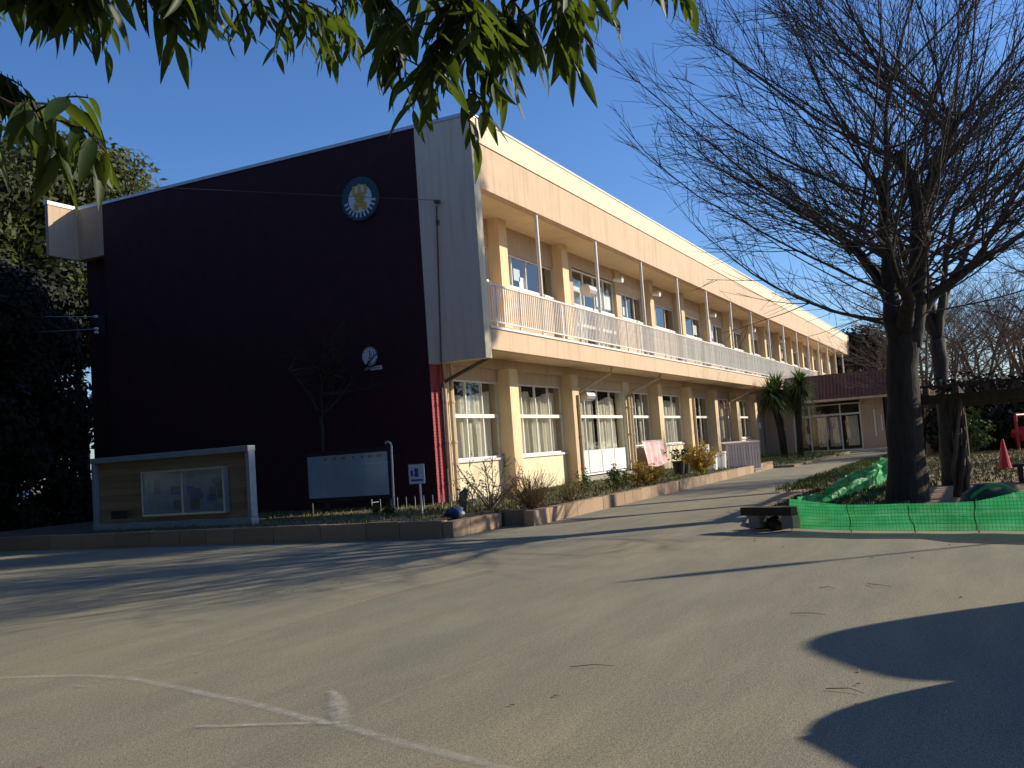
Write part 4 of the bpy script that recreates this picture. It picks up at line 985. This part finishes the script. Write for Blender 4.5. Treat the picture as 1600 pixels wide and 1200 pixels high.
MB().face((q0.x+nv.x*.04, q0.y+nv.y*.04, .15), (q1.x+nv.x*.04, q1.y+nv.y*.04, .15), (q1.x+nv.x*.04, q1.y+nv.y*.04, 1.2), (q0.x+nv.x*.04, q0.y+nv.y*.04, 1.2)).build('backing', M['drystem'], T)
MB().tube([(q0.x, q0.y-.02, .14), (q1.x, q1.y-.02, .14)], .04, 6).build('base_rail', M['white'], T)
# white drums beside it
for i, (u, v, l) in enumerate(((1112, 741, 'white tub left of the slatted crate, nearer the yellow-brown shrub'), (1126, 739, 'white tub squeezed against the slatted crate'))):
    p = G(u, v, .1); T = thing('white_tub', l, 'tub', p, 'white tubs beside the crate')
    MB().tube([p, p+Vector((0, 0, .75)), p+Vector((0, 0, .8))], [.24, .28, .3], 14).build('body', M['white'], T)
    MB().tube([p+Vector((0, 0, .8)), p+Vector((0, 0, .84))], [.31, .29], 14).build('lid', M['cream'], T)

# ------------------------------------------------------------------ green netting
random.seed(6)
def net(pts, h, name, label, folds=.04, nper=14, crump=0, hs=None):
    mb = MB(); mb.uv = []; rows = 6 if not crump else 9; P = [Vector(p) for p in pts]; cols = []; s = 0
    for i in range(len(P)-1):
        for k in range(nper):
            t = k/nper; q = P[i].lerp(P[i+1], t); hh = (hs[i]+(hs[i+1]-hs[i])*t) if hs else h; cols.append((q, hh, s+(P[i+1]-P[i]).length*t, (P[i+1]-P[i]).normalized()))
        s += (P[i+1]-P[i]).length
    cols.append((P[-1], hs[-1] if hs else h, s, (P[-1]-P[-2]).normalized()))
    for ci, (q, hh, ss, d) in enumerate(cols):
        nn = Vector((-d.y, d.x, 0))
        for r in range(rows):
            t = r/(rows-1); off = folds*noise.noise(Vector((ss*1.8, t*1.5, 3)))*2+crump*noise.noise(Vector((ss*5, t*2.2, 8)))*1.6*t
            zz = hh*t*(1+crump*1.2*noise.noise(Vector((ss*4.5, 0, 1))))-.03*abs(sin(ss*1.6))*t
            w_ = q+nn*off+Vector((0, 0, q.z*0+zz+.03)); mb.v.append(tuple(w_)); mb.uv.append((ss, hh*t))
    n = len(cols)
    for i in range(n-1):
        for r in range(rows-1): a = i*rows+r; mb.f.append((a, a+rows, a+rows+1, a+1))
    T = thing(name, label, 'netting', P[0]); mb.build('mesh_sheet', M['net'], T, smooth=True)
    T2 = MB()
    for i in range(0, len(P)): T2.tube([(P[i].x, P[i].y, 0), (P[i].x, P[i].y, (hs[i] if hs else h)+.05)], .015, 6)
    for i, pp in enumerate(P):
        MB().tube([(pp.x+.03, pp.y, 0), (pp.x+.03, pp.y, (hs[i] if hs else h)+.03)], .008, 6).build('stake', M['dark'], T)
    return T
net([G(1237, 829), G(1330, 832), G(1430, 833), G(1530, 833), G(1620, 834), G(1760, 836)], .45, 'green_netting', 'long taut strip of bright green netting in front of the big trunk', hs=[.46, .40, .38, .42, .56, .6])
net([G(1237, 826), G(1262, 800), G(1285, 790), G(1300, 790)], .3, 'green_netting', 'short loose end of green netting folded back at the left corner of the tree bed', .06, 12, .10, hs=[.44, .3, .22, .2])
net([G(1290, 788), G(1330, 778), G(1365, 765), G(1392, 752), G(1400, 748)], .5, 'green_netting', 'crumpled gathered green netting left of and behind the big trunk', .08, 22, .28, hs=[.3, .45, .55, .62, .6])
p = G(1545, 792, .05)
T = thing('covered_mound', 'dark green sheet over a low round mound behind the netting', 'mound', p)
lump((p.x, p.y, .05), .5, (.8, .95, .75), M['dome'], 'sheet', T, 2, .12)
o = MB().tube([Vector((p.x-.40, p.y+.25-.09*i, .05+.38*sin(.5+i*.26))) for i in range(9)], .03, 6).build('strap', M['net'], T)
# bench-like slab and blocks at the bed corner
a, b_ = G(1157, 800, .30), G(1236, 800, .30)
T = thing('timber_sleeper', 'dark timber sleeper lying at the left end of the green netting', 'sleeper', (a.x, a.y, .05))
me_ = MB(); dv = b_-a; 
ang = math.atan2(dv.y, dv.x)
o = piece('beam', boxmesh('beam', 0, dv.length, 0, .26, 0, .13, M['wood_dark']), T, (a.x, a.y, .24), (0, 0, ang))
for i, (u, v, l) in enumerate(((1190, 826, 'left dark stone block under the timber sleeper'), (1215, 828, 'middle dark stone block beside the netting corner'), (1232, 820, 'right dark stone block half behind the netting corner'))):
    q = G(u, v); T2 = thing('stone_block', l, 'stone', q, 'blocks below the sleeper')
    lump((q.x, q.y, .10), .14, (1.1, 1.2, .9), M['bark'], 'stone', T2, i, .35, 6, 8)
for t_ in (.15, .8):
    q = a.lerp(b_, t_); piece('support', boxmesh('support', 0, .2, 0, .2, 0, .19, M['concrete']), T, (q.x, q.y, .05), (0, 0, ang))

# ------------------------------------------------------------------ pergola
PG = thing('pergola', 'dark timber pergola with thick beams to the right of the big trunk', 'pergola', (-1.94, -12.75, 0))
py0, py1, px0, px1 = -12.75, -19.0, -1.94, 4.2
for (x, y) in ((px0, py0), (px0, -16), (px0, py1), (px1, py0), (px1, -16), (px1, py1)):
    MB().tube([(x, y, 0), (x, y, 1.84)], .085, 8).build('post', M['wood_dark'], PG)
for x in (px0, px1): MB().box(x-.09, x+.09, py1-.5, py0+.6, 1.85, 2.02).build('beam', M['wood_dark'], PG)
jm = boxmesh('rafter', px0-.6, px1+.6, -.05, .05, 0, .13, M['wood_dark'])
for i in range(14): piece('rafter', jm, PG, (0, py0+.45-i*.52, 2.023))
jm = boxmesh('batten', -.03, .03, py1-.5, py0+.55, 0, .05, M['wood_dark'])
for i in range(11): piece('batten', jm, PG, (px0-.3+i*.65, 0, 2.156))
random.seed(9)
V = thing('vine', 'twisting bare vine stems climbing the nearest pergola post', 'vine', (-2.0, -12.75, 0))
for k in range(5):
    pts = []; ph = k*1.25
    for i in range(22): z = 1.9*i/21; pts.append((px0+(.13+.03*sin(k+i))*cos(ph+z*1.6), py0+(.13+.02*cos(i))*sin(ph+z*1.6), z+.03))
    MB().tube(pts, [.045]*12+[.035]*10, 7).build('stem', M['twig_far'] if k % 2 else M['wood_dark'], V, smooth=True)
mb = MB()
for i in range(160):
    s_ = Vector((random.uniform(px0-.5, px1+.4), random.uniform(py1-.3, py0+.5), 2.2)); a = random.uniform(0, 6.28)
    p, _ = curve_pts(s_, Vector((cos(a), sin(a), random.uniform(-.1, .25))), random.uniform(.6, 1.8), 5, -.15, .25); mb.tube(p, taper(.016, .005, 6), 4, False)
mb.build('top_tangle', M['wood_dark'], V)
mb = MB()
for i in range(2600):
    c_ = Vector((random.uniform(px0-.5, px1+.4), random.uniform(py1-.3, py0+.5), random.gauss(2.22, .06))); t = vnorm(Vector([random.gauss(0, 1) for _ in range(3)])); b_ = vnorm(t.cross(Vector((random.random(), .5, .2))))
    mb.face(c_+t*.06, c_+b_*.03, c_-t*.06, c_-b_*.03)
mb.build('foliage', M['ever_dark'], V)

# ------------------------------------------------------------------ red cones, play thing
def cone(u, v, label, h=.7):
    p = G(u, v, .05); T = thing('traffic_cone', label, 'traffic cone', p, 'red cones in the playground')
    MB().tube([p+Vector((0, 0, .03)), p+Vector((0, 0, h))], [.17, .03], 12).build('cone', M['red'], T); MB().box(p.x-.2, p.x+.2, p.y-.2, p.y+.2, .05, .08).build('base', M['red'], T)
    return T
cone(1484, 727, 'red cone seen between the big trunk and the pergola post', .75)
cone(1571, 733, 'red cone standing right of the pergola post, nearer the right edge', .85)
p = G(1592, 703, .05); T = thing('play_equipment', 'red and white playground equipment at the right edge', 'play equipment', p)
MB().tube([p, p+Vector((0, 0, 1.5))], .07, 8).tube([p+Vector((1.2, -.9, 0)), p+Vector((1.2, -.9, 1.5))], .07, 8).tube([p+Vector((0, 0, 1.5)), p+Vector((1.2, -.9, 1.5))], .07, 8).build('frame', M['red'], T)
lump((p.x+.3, p.y-.4, .75), .45, (.9, 1.5, .7), M['red'], 'seat', T, 3, .2); lump((p.x+.1, p.y-.7, .35), .2, (.9, 1.5, .6), M['white'], 'bumper', T, 5, .2)
# small autumn bushes behind the pergola
twig_shrub('autumn_bush', 'yellow-brown bush behind the pergola post', tuple(G(1545, 700, .05)), 2.2, 50, 26, M['drystem'], ('autumn', 5, .12), .02, 7)
twig_shrub('autumn_bush', 'green-yellow low bush left of the yellow-brown one', tuple(G(1522, 708, .05)), 1.5, 55, 26, M['drystem'], ('weed', 5, .10), .02, 7)
# garden bench silhouette / low seat
p = G(1585, 755, .05); T = thing('low_bench', 'low timber bench on the lawn near the right edge', 'bench', p)
MB().box(p.x, p.x+.35, p.y-1.4, p.y, .40, .46).build('seat', M['wood_dark'], T)
for dy in (-.15, -1.25): MB().box(p.x+.05, p.x+.3, p.y+dy-.05, p.y+dy+.05, .05, .40).build('leg', M['wood_dark'], T)

# ------------------------------------------------------------------ cars, lamp/flag pole
def van(label, pos, heading, paint, Lc=3.7, W=1.84, Hc=1.85, ex=.74):
    """a small high-roofed van; cross-section rounded at the roof; length along local x, front at +x"""
    T = thing('parked_van', label, 'van', (pos[0], pos[1], 0))
    def X(v): return v
    secs = []
    stations = [(-Lc/2, .45, Hc*.73, .85), (-Lc/2+.12, .28, Hc*.92, .95), (-Lc/2+.5, .25, Hc, 1), (Lc/2-.55, .25, Hc, 1), (Lc/2-.25, .25, Hc*.8, .97), (Lc/2-.06, .28, Hc*.52, .93), (Lc/2, .4, Hc*.44, .85)]
    mb = MB(); n = 40
    for (x, zb_, zt_, k) in stations:
        for i in range(n):
            t = 2*pi*i/n-pi/2; c_, s_ = cos(t), sin(t); pass
            zm = min(.62, (zb_+zt_)/2)
            if s_ > 0: yy = W/2*k*abs(c_)**ex*(1 if c_ > 0 else -1); zz = zm+(zt_-zm)*s_**ex
            else: yy = W/2*k*abs(c_)**.3*(1 if c_ > 0 else -1); zz = zm-(zm-zb_)*abs(s_)**.5
            mb.v.append((x, yy, zz))
    for a in range(len(stations)-1):
        for i in range(n): i2 = (i+1) % n; mb.f.append((a*n+i, a*n+i2, (a+1)*n+i2, (a+1)*n+i))
    mb.f.append(tuple(range(n))); mb.f.append(tuple((len(stations)-1)*n+i for i in range(n))[::-1])
    def addp(m_, name, mt):
        me = bpy.data.meshes.new(name); me.from_pydata(m_.v, [], m_.f); me.materials.append(mt); o = bpy.data.objects.new(name, me); C.objects.link(o); o.parent = T; return o
    o = addp(mb, 'body', paint); o.data.shade_smooth()
    addp(MB().face((Lc/2-.45, -.3, Hc-.12), (Lc/2-.45, .3, Hc-.12), (Lc/2-.16, .62, 1.16), (Lc/2-.16, -.62, 1.16)), 'windscreen', M['dark']).location = (.05, 0, .05)
    for sg in (-1, 1):
        addp(MB().box(-1.3, .9, sg*.76-.03, sg*.76+.03, .98, 1.25), 'side_window', M['dark'])
        for xx in (-Lc/2+.65, Lc/2-.7):
            w_ = MB().tube([(xx, sg*(W/2-.18), .29), (xx, sg*(W/2+.01), .29)], .29, 18); addp(w_, 'wheel', M['tyre'])
        addp(MB().box(Lc/2-.12, Lc/2+.01, sg*.62-.14, sg*.62+.14, .66, .82), 'headlight', M['white'])
    T.rotation_euler = (0, 0, heading); return T
ha = math.atan2(SUNH.y, SUNH.x)
tanE = math.tan(EL)
def base_for_tip(tip, h): return Vector(tip)+SUNH*(h/tanE)
side = Vector((-SUNH.y, SUNH.x, 0))     # across the sun direction
t1 = SUNH*(-.17+3.2/tanE)+side*-20.0; t2 = SUNH*(-1.16+1.85/tanE)+side*-21.62  # unseen vehicles, roofs shaped to cast the two rounded shadows
van('tall round-roofed minibus, unseen beyond the right edge, shaped to cast the upper rounded shadow', t1+SUNH*1.3, ha+pi, M['carwhite'], W=2.3, Hc=3.2, ex=.5)
van('silver-white van, unseen beyond the right edge, shaped to cast the lower rounded shadow', t2+SUNH*1.3, ha+pi, M['carwhite'])
p = G(14, 822)
van('blue van in the shade under the evergreens at the left edge', (p.x-.5, p.y, 0), radians(215), M['carblue'])
tip = G(965, 910); bp_ = base_for_tip(tip, 7.6)
T = thing('flagpole', 'tall thin flagpole with a furled flag outside the yard to the right', 'flagpole', bp_)
MB().tube([bp_, bp_+Vector((0, 0, 7.6))], [.05, .035], 8).build('pole', M['alu'], T)
MB().tube([bp_+Vector((0, 0, 7.58)), bp_+Vector((0.02, 0, 7.2)), bp_+Vector((0, .02, 6.6)), bp_+Vector((0, 0, 6.35))], [.02, .13, .11, .03], 8).build('furled_flag', M['red'], T)

# service wires and insulators at the rear-left corner
a = PL(150, 495, 0, -.3); b2 = PL(150, 514, 0, -.3)
for i, (pp, v) in enumerate(((a, 490), (b2, 521))):
    q = AT(-60, v, proj(pp)[2]+2); o = MB().tube([pp, pp.lerp(q, .5)+Vector((0, 0, -.05)), q], .014, 4).build('service_wire', M['alu']); o['category'] = 'wire'
    o['label'] = ('upper of the two service wires reaching the dark left wall corner', 'lower of the two service wires reaching the dark left wall corner')[i]
T = thing('insulator_bracket', 'small bracket with pale insulators on the dark left wall corner', 'bracket', a)
MB().box(-.33, 0.1, a.y-.03, a.y+.03, b2.z-.15, a.z+.1).build('bracket', M['dark'], T)
for z in (a.z, b2.z, b2.z-.12): MB().tube([(-.34, a.y-.09, z), (-.34, a.y+.02, z)], .05, 8).build('insulator', M['white'], T)

# ------------------------------------------------------------------ overhanging evergreen, right over the photographer
random.seed(15)
LB = Vector((-25.6, -9.6, 0)); top_ = LB+Vector((.3, -.4, 3.6))
LT = thing('overhanging_tree', 'evergreen with long drooping leaves hanging across the top of the picture', 'tree', LB)
MB().tube([LB, LB+Vector((.1, -.1, 1.5)), LB+Vector((.2, -.3, 2.8)), top_], [.26, .2, .17, .13], 12).build('trunk', M['bark'], LT, smooth=True)
def leaf_mesh(L_, W_, droop, fold, seed):
    rnd = random.Random(seed); mb = MB(); n = 7
    for i in range(n+1):
        t = i/n; w_ = W_*(sin(pi*t**.82)**.85)*(1-.25*t) if 0 < t < 1 else .0008
        ax = L_*t; z = -droop*L_*t*t; tw = .1*sin(seed+t*2)
        mb.v += [(ax, -w_, z+fold*w_+tw*w_), (ax, 0, z-fold*w_*.3), (ax, w_, z+fold*w_-tw*w_)]
    for i in range(n):
        for k in range(2): a = i*3+k; mb.f.append((a, a+3, a+4, a+1))
    mb.tube([(-.012, 0, .002), (0, 0, 0)], .0012, 4)
    me = bpy.data.meshes.new('leaf'); me.from_pydata(mb.v, [], mb.f); me.materials.append(M['leaf']); me.shade_smooth(); return me
LM = [leaf_mesh(.102, .0155, .12, .35, 1), leaf_mesh(.112, .0155, .3, .3, 2), leaf_mesh(.09, .0135, .45, .4, 3), leaf_mesh(.12, .0135, .2, .5, 4), leaf_mesh(.105, .017, .05, .2, 5)]
leaves = []      # (matrix, mesh index, screen size)
def put_leaf(p, d, sc=1.0):
    d = vnorm(d); up = Vector((random.gauss(0, .45), random.gauss(0, .45), 1)); y = vnorm(up.cross(d)); z = d.cross(y)
    m_ = Matrix(((d.x*sc, y.x*sc, z.x*sc, p.x), (d.y*sc, y.y*sc, z.y*sc, p.y), (d.z*sc, y.z*sc, z.z*sc, p.z), (0, 0, 0, 1)))
    leaves.append((m_, random.randrange(5)))
def spray(p, d, L_, nl, sc=1.0, hang=.75):
    """a twig with alternate leaves"""
    pts, _ = curve_pts(p, d, L_, 6, 0, .12, .10); stems.tube(pts, taper(.0035, .0015, 7), 4, False)
    for i in range(nl):
        t = .15+.85*i/(nl-1); q = along(pts, min(.999, t)); dd = vnorm(along(pts, min(.999, t+.02))-along(pts, t-.05))
        sd_ = vnorm(dd.cross(Vector((0, 0, 1))))*(1 if i % 2 else -1)
        ld = dd*random.uniform(.3, .8)+sd_*random.uniform(.3, .9)+Vector((random.gauss(0, .15), random.gauss(0, .15), -hang*random.uniform(.4, 1.3)))
        put_leaf(q, ld, sc*random.uniform(.75, 1.12))
def spine(anchors, r0, every, sl, nl, sc=1.0, start=None, hang=.75, skip=0):
    P = [AT(*a) for a in anchors]
    full = ([start] if start else [])+P
    fine = []
    for i in range(len(full)-1):
        for k in range(5): fine.append(full[i].lerp(full[i+1], k/5)+Vector([random.gauss(0, .012) for _ in range(3)]))
    fine.append(full[-1]); MB().tube(fine, taper(r0, .003, len(fine)), 7, False).build('branch', M['bark'], LT, smooth=True)
    n = sum((P[i+1]-P[i]).length for i in range(len(P)-1)); cnt = int(n/every)
    for i in range(cnt):
        t = (i+random.random())/cnt
        if t < skip: continue
        q = along(P, t); dd = vnorm(along(P, min(.999, t+.05))-along(P, max(0, t-.05)))
        d = dd*random.uniform(.3, 1)+Vector([random.gauss(0, .55), random.gauss(0, .55), random.gauss(-.15, .4)])
        spray(q, vnorm(d), sl*random.uniform(.6, 1.2), nl, sc, hang)
    spray(P[-1], vnorm(P[-1]-P[-2]), sl*.8, nl, sc, hang)
stems = MB()
spine([(-260, -260, 2.5), (-60, -120, 2.2), (80, -60, 2.1), (180, -75, 2.1), (260, -50, 2.1)], .02, .036, .17, 8, .92, top_, 1.0)
spine([(-200, -120, 2.8), (-60, -40, 2.3), (40, -50, 2.2), (110, -30, 2.2)], .016, .042, .15, 7, .95, top_, 1.1)
spine([(-300, -200, 3.2), (100, -110, 3.1), (300, -50, 3.0), (420, -15, 3.0), (500, 10, 3.1)], .018, .055, .24, 8, .85, top_, .75)
spine([(120, -260, 3.0), (350, -150, 3.1), (480, -60, 3.2), (540, -20, 3.3), (520, 20, 3.3)], .014, .07, .22, 8, .75, top_, .9)
spine([(100, -400, 2.2), (420, -260, 2.3), (600, -130, 2.3), (700, -40, 2.3), (735, 0, 2.3), (705, 35, 2.3), (675, 85, 2.3)], .018, .045, .17, 8, .92, top_, .35)
spine([(600, -130, 2.3), (720, -60, 2.4), (760, 0, 2.4), (758, 40, 2.4), (745, 90, 2.4), (733, 140, 2.4)], .012, .055, .16, 7, .9, None, .7)
spine([(420, -260, 2.3), (700, -180, 2.5), (820, -80, 2.5), (870, -30, 2.5), (878, -5, 2.6), (885, 30, 2.7)], .014, .06, .19, 8, .95, None, .9)
spine([(500, -200, 2.4), (560, -90, 2.5), (590, -20, 2.5), (600, 25, 2.5)], .012, .035, .2, 9, .95, None, .6)
spine([(620, -140, 2.5), (700, -80, 2.6), (790, -40, 2.6), (800, 0, 2.6), (795, 40, 2.6)], .012, .05, .2, 8, .95, None, .8)
spine([(700, -180, 2.5), (880, -120, 2.6), (980, -70, 2.6), (1035, -42, 2.6)], .010, .07, .14, 7, .95, None, 1.1)
spine([(-260, 20, 2.2), (-120, 100, 2.0), (-20, 150, 1.9), (50, 172, 1.85), (100, 190, 1.85)], .012, .07, .12, 6, 1.0, top_, 1.1, .25)
bc = crown_mesh('upper_crown', 9000, (4.6, 4.4, 3.2), .11, M['leaf'], 26, 12)  # unseen crown, enlarged to block sky light around the camera
piece('upper_crown', bc, LT, (-27.0, -9.2, 7.2))['kind'] = 'stuff'
MB().tube([top_, top_+Vector((-.6, .3, 1.6)), top_+Vector((-1.2, .5, 3.6))], [.13, .10, .05], 9).build('leader', M['bark'], LT, smooth=True)
spine([(-300, -60, 2.4), (-140, 30, 2.2), (-50, 90, 2.1), (5, 130, 2.1)], .012, .05, .14, 7, .95, None, 1.0, .2)
# crown above the frame, enough to close the tree
for i in range(70):
    a = random.uniform(0, 6.28); r = random.uniform(.3, 2.2); q = top_+Vector((cos(a)*r, sin(a)*r, random.uniform(.2, 2.0)))
    spray(q, Vector((cos(a), sin(a), -.1)), .4, 9, 1.15)
stems.build('twigs', M['bark'], LT)['kind'] = 'stuff'
sc_ = []
for m_, k in leaves:
    t = m_.translation; u, v, d = proj(t); ins = d > .3 and -60 < u < 1700 and -90 < v < 500
    sc_.append((-(1/d) if ins else 1, m_, k))
order = sorted(range(len(sc_)), key=lambda i: sc_[i][0]); rest = MB(); nl_ = 0
for idx in order:
    s_, m_, k = sc_[idx]
    if nl_ < 295 and s_ < 0:
        o = bpy.data.objects.new('leaf', LM[k]); C.objects.link(o); o.parent = LT
        mw = m_.copy(); mw.translation = m_.translation-LB; o.matrix_local = mw; nl_ += 1
    else:
        me = LM[k]; b0 = len(rest.v); rest.v += [tuple(m_ @ v.co) for v in me.vertices]; rest.f += [tuple(b0+i for i in pl.vertices) for pl in me.polygons]
o = rest.build('foliage', M['leaf'], LT, smooth=True); o['kind'] = 'stuff'
print('leaves', len(leaves), 'objects', len(bpy.data.objects))
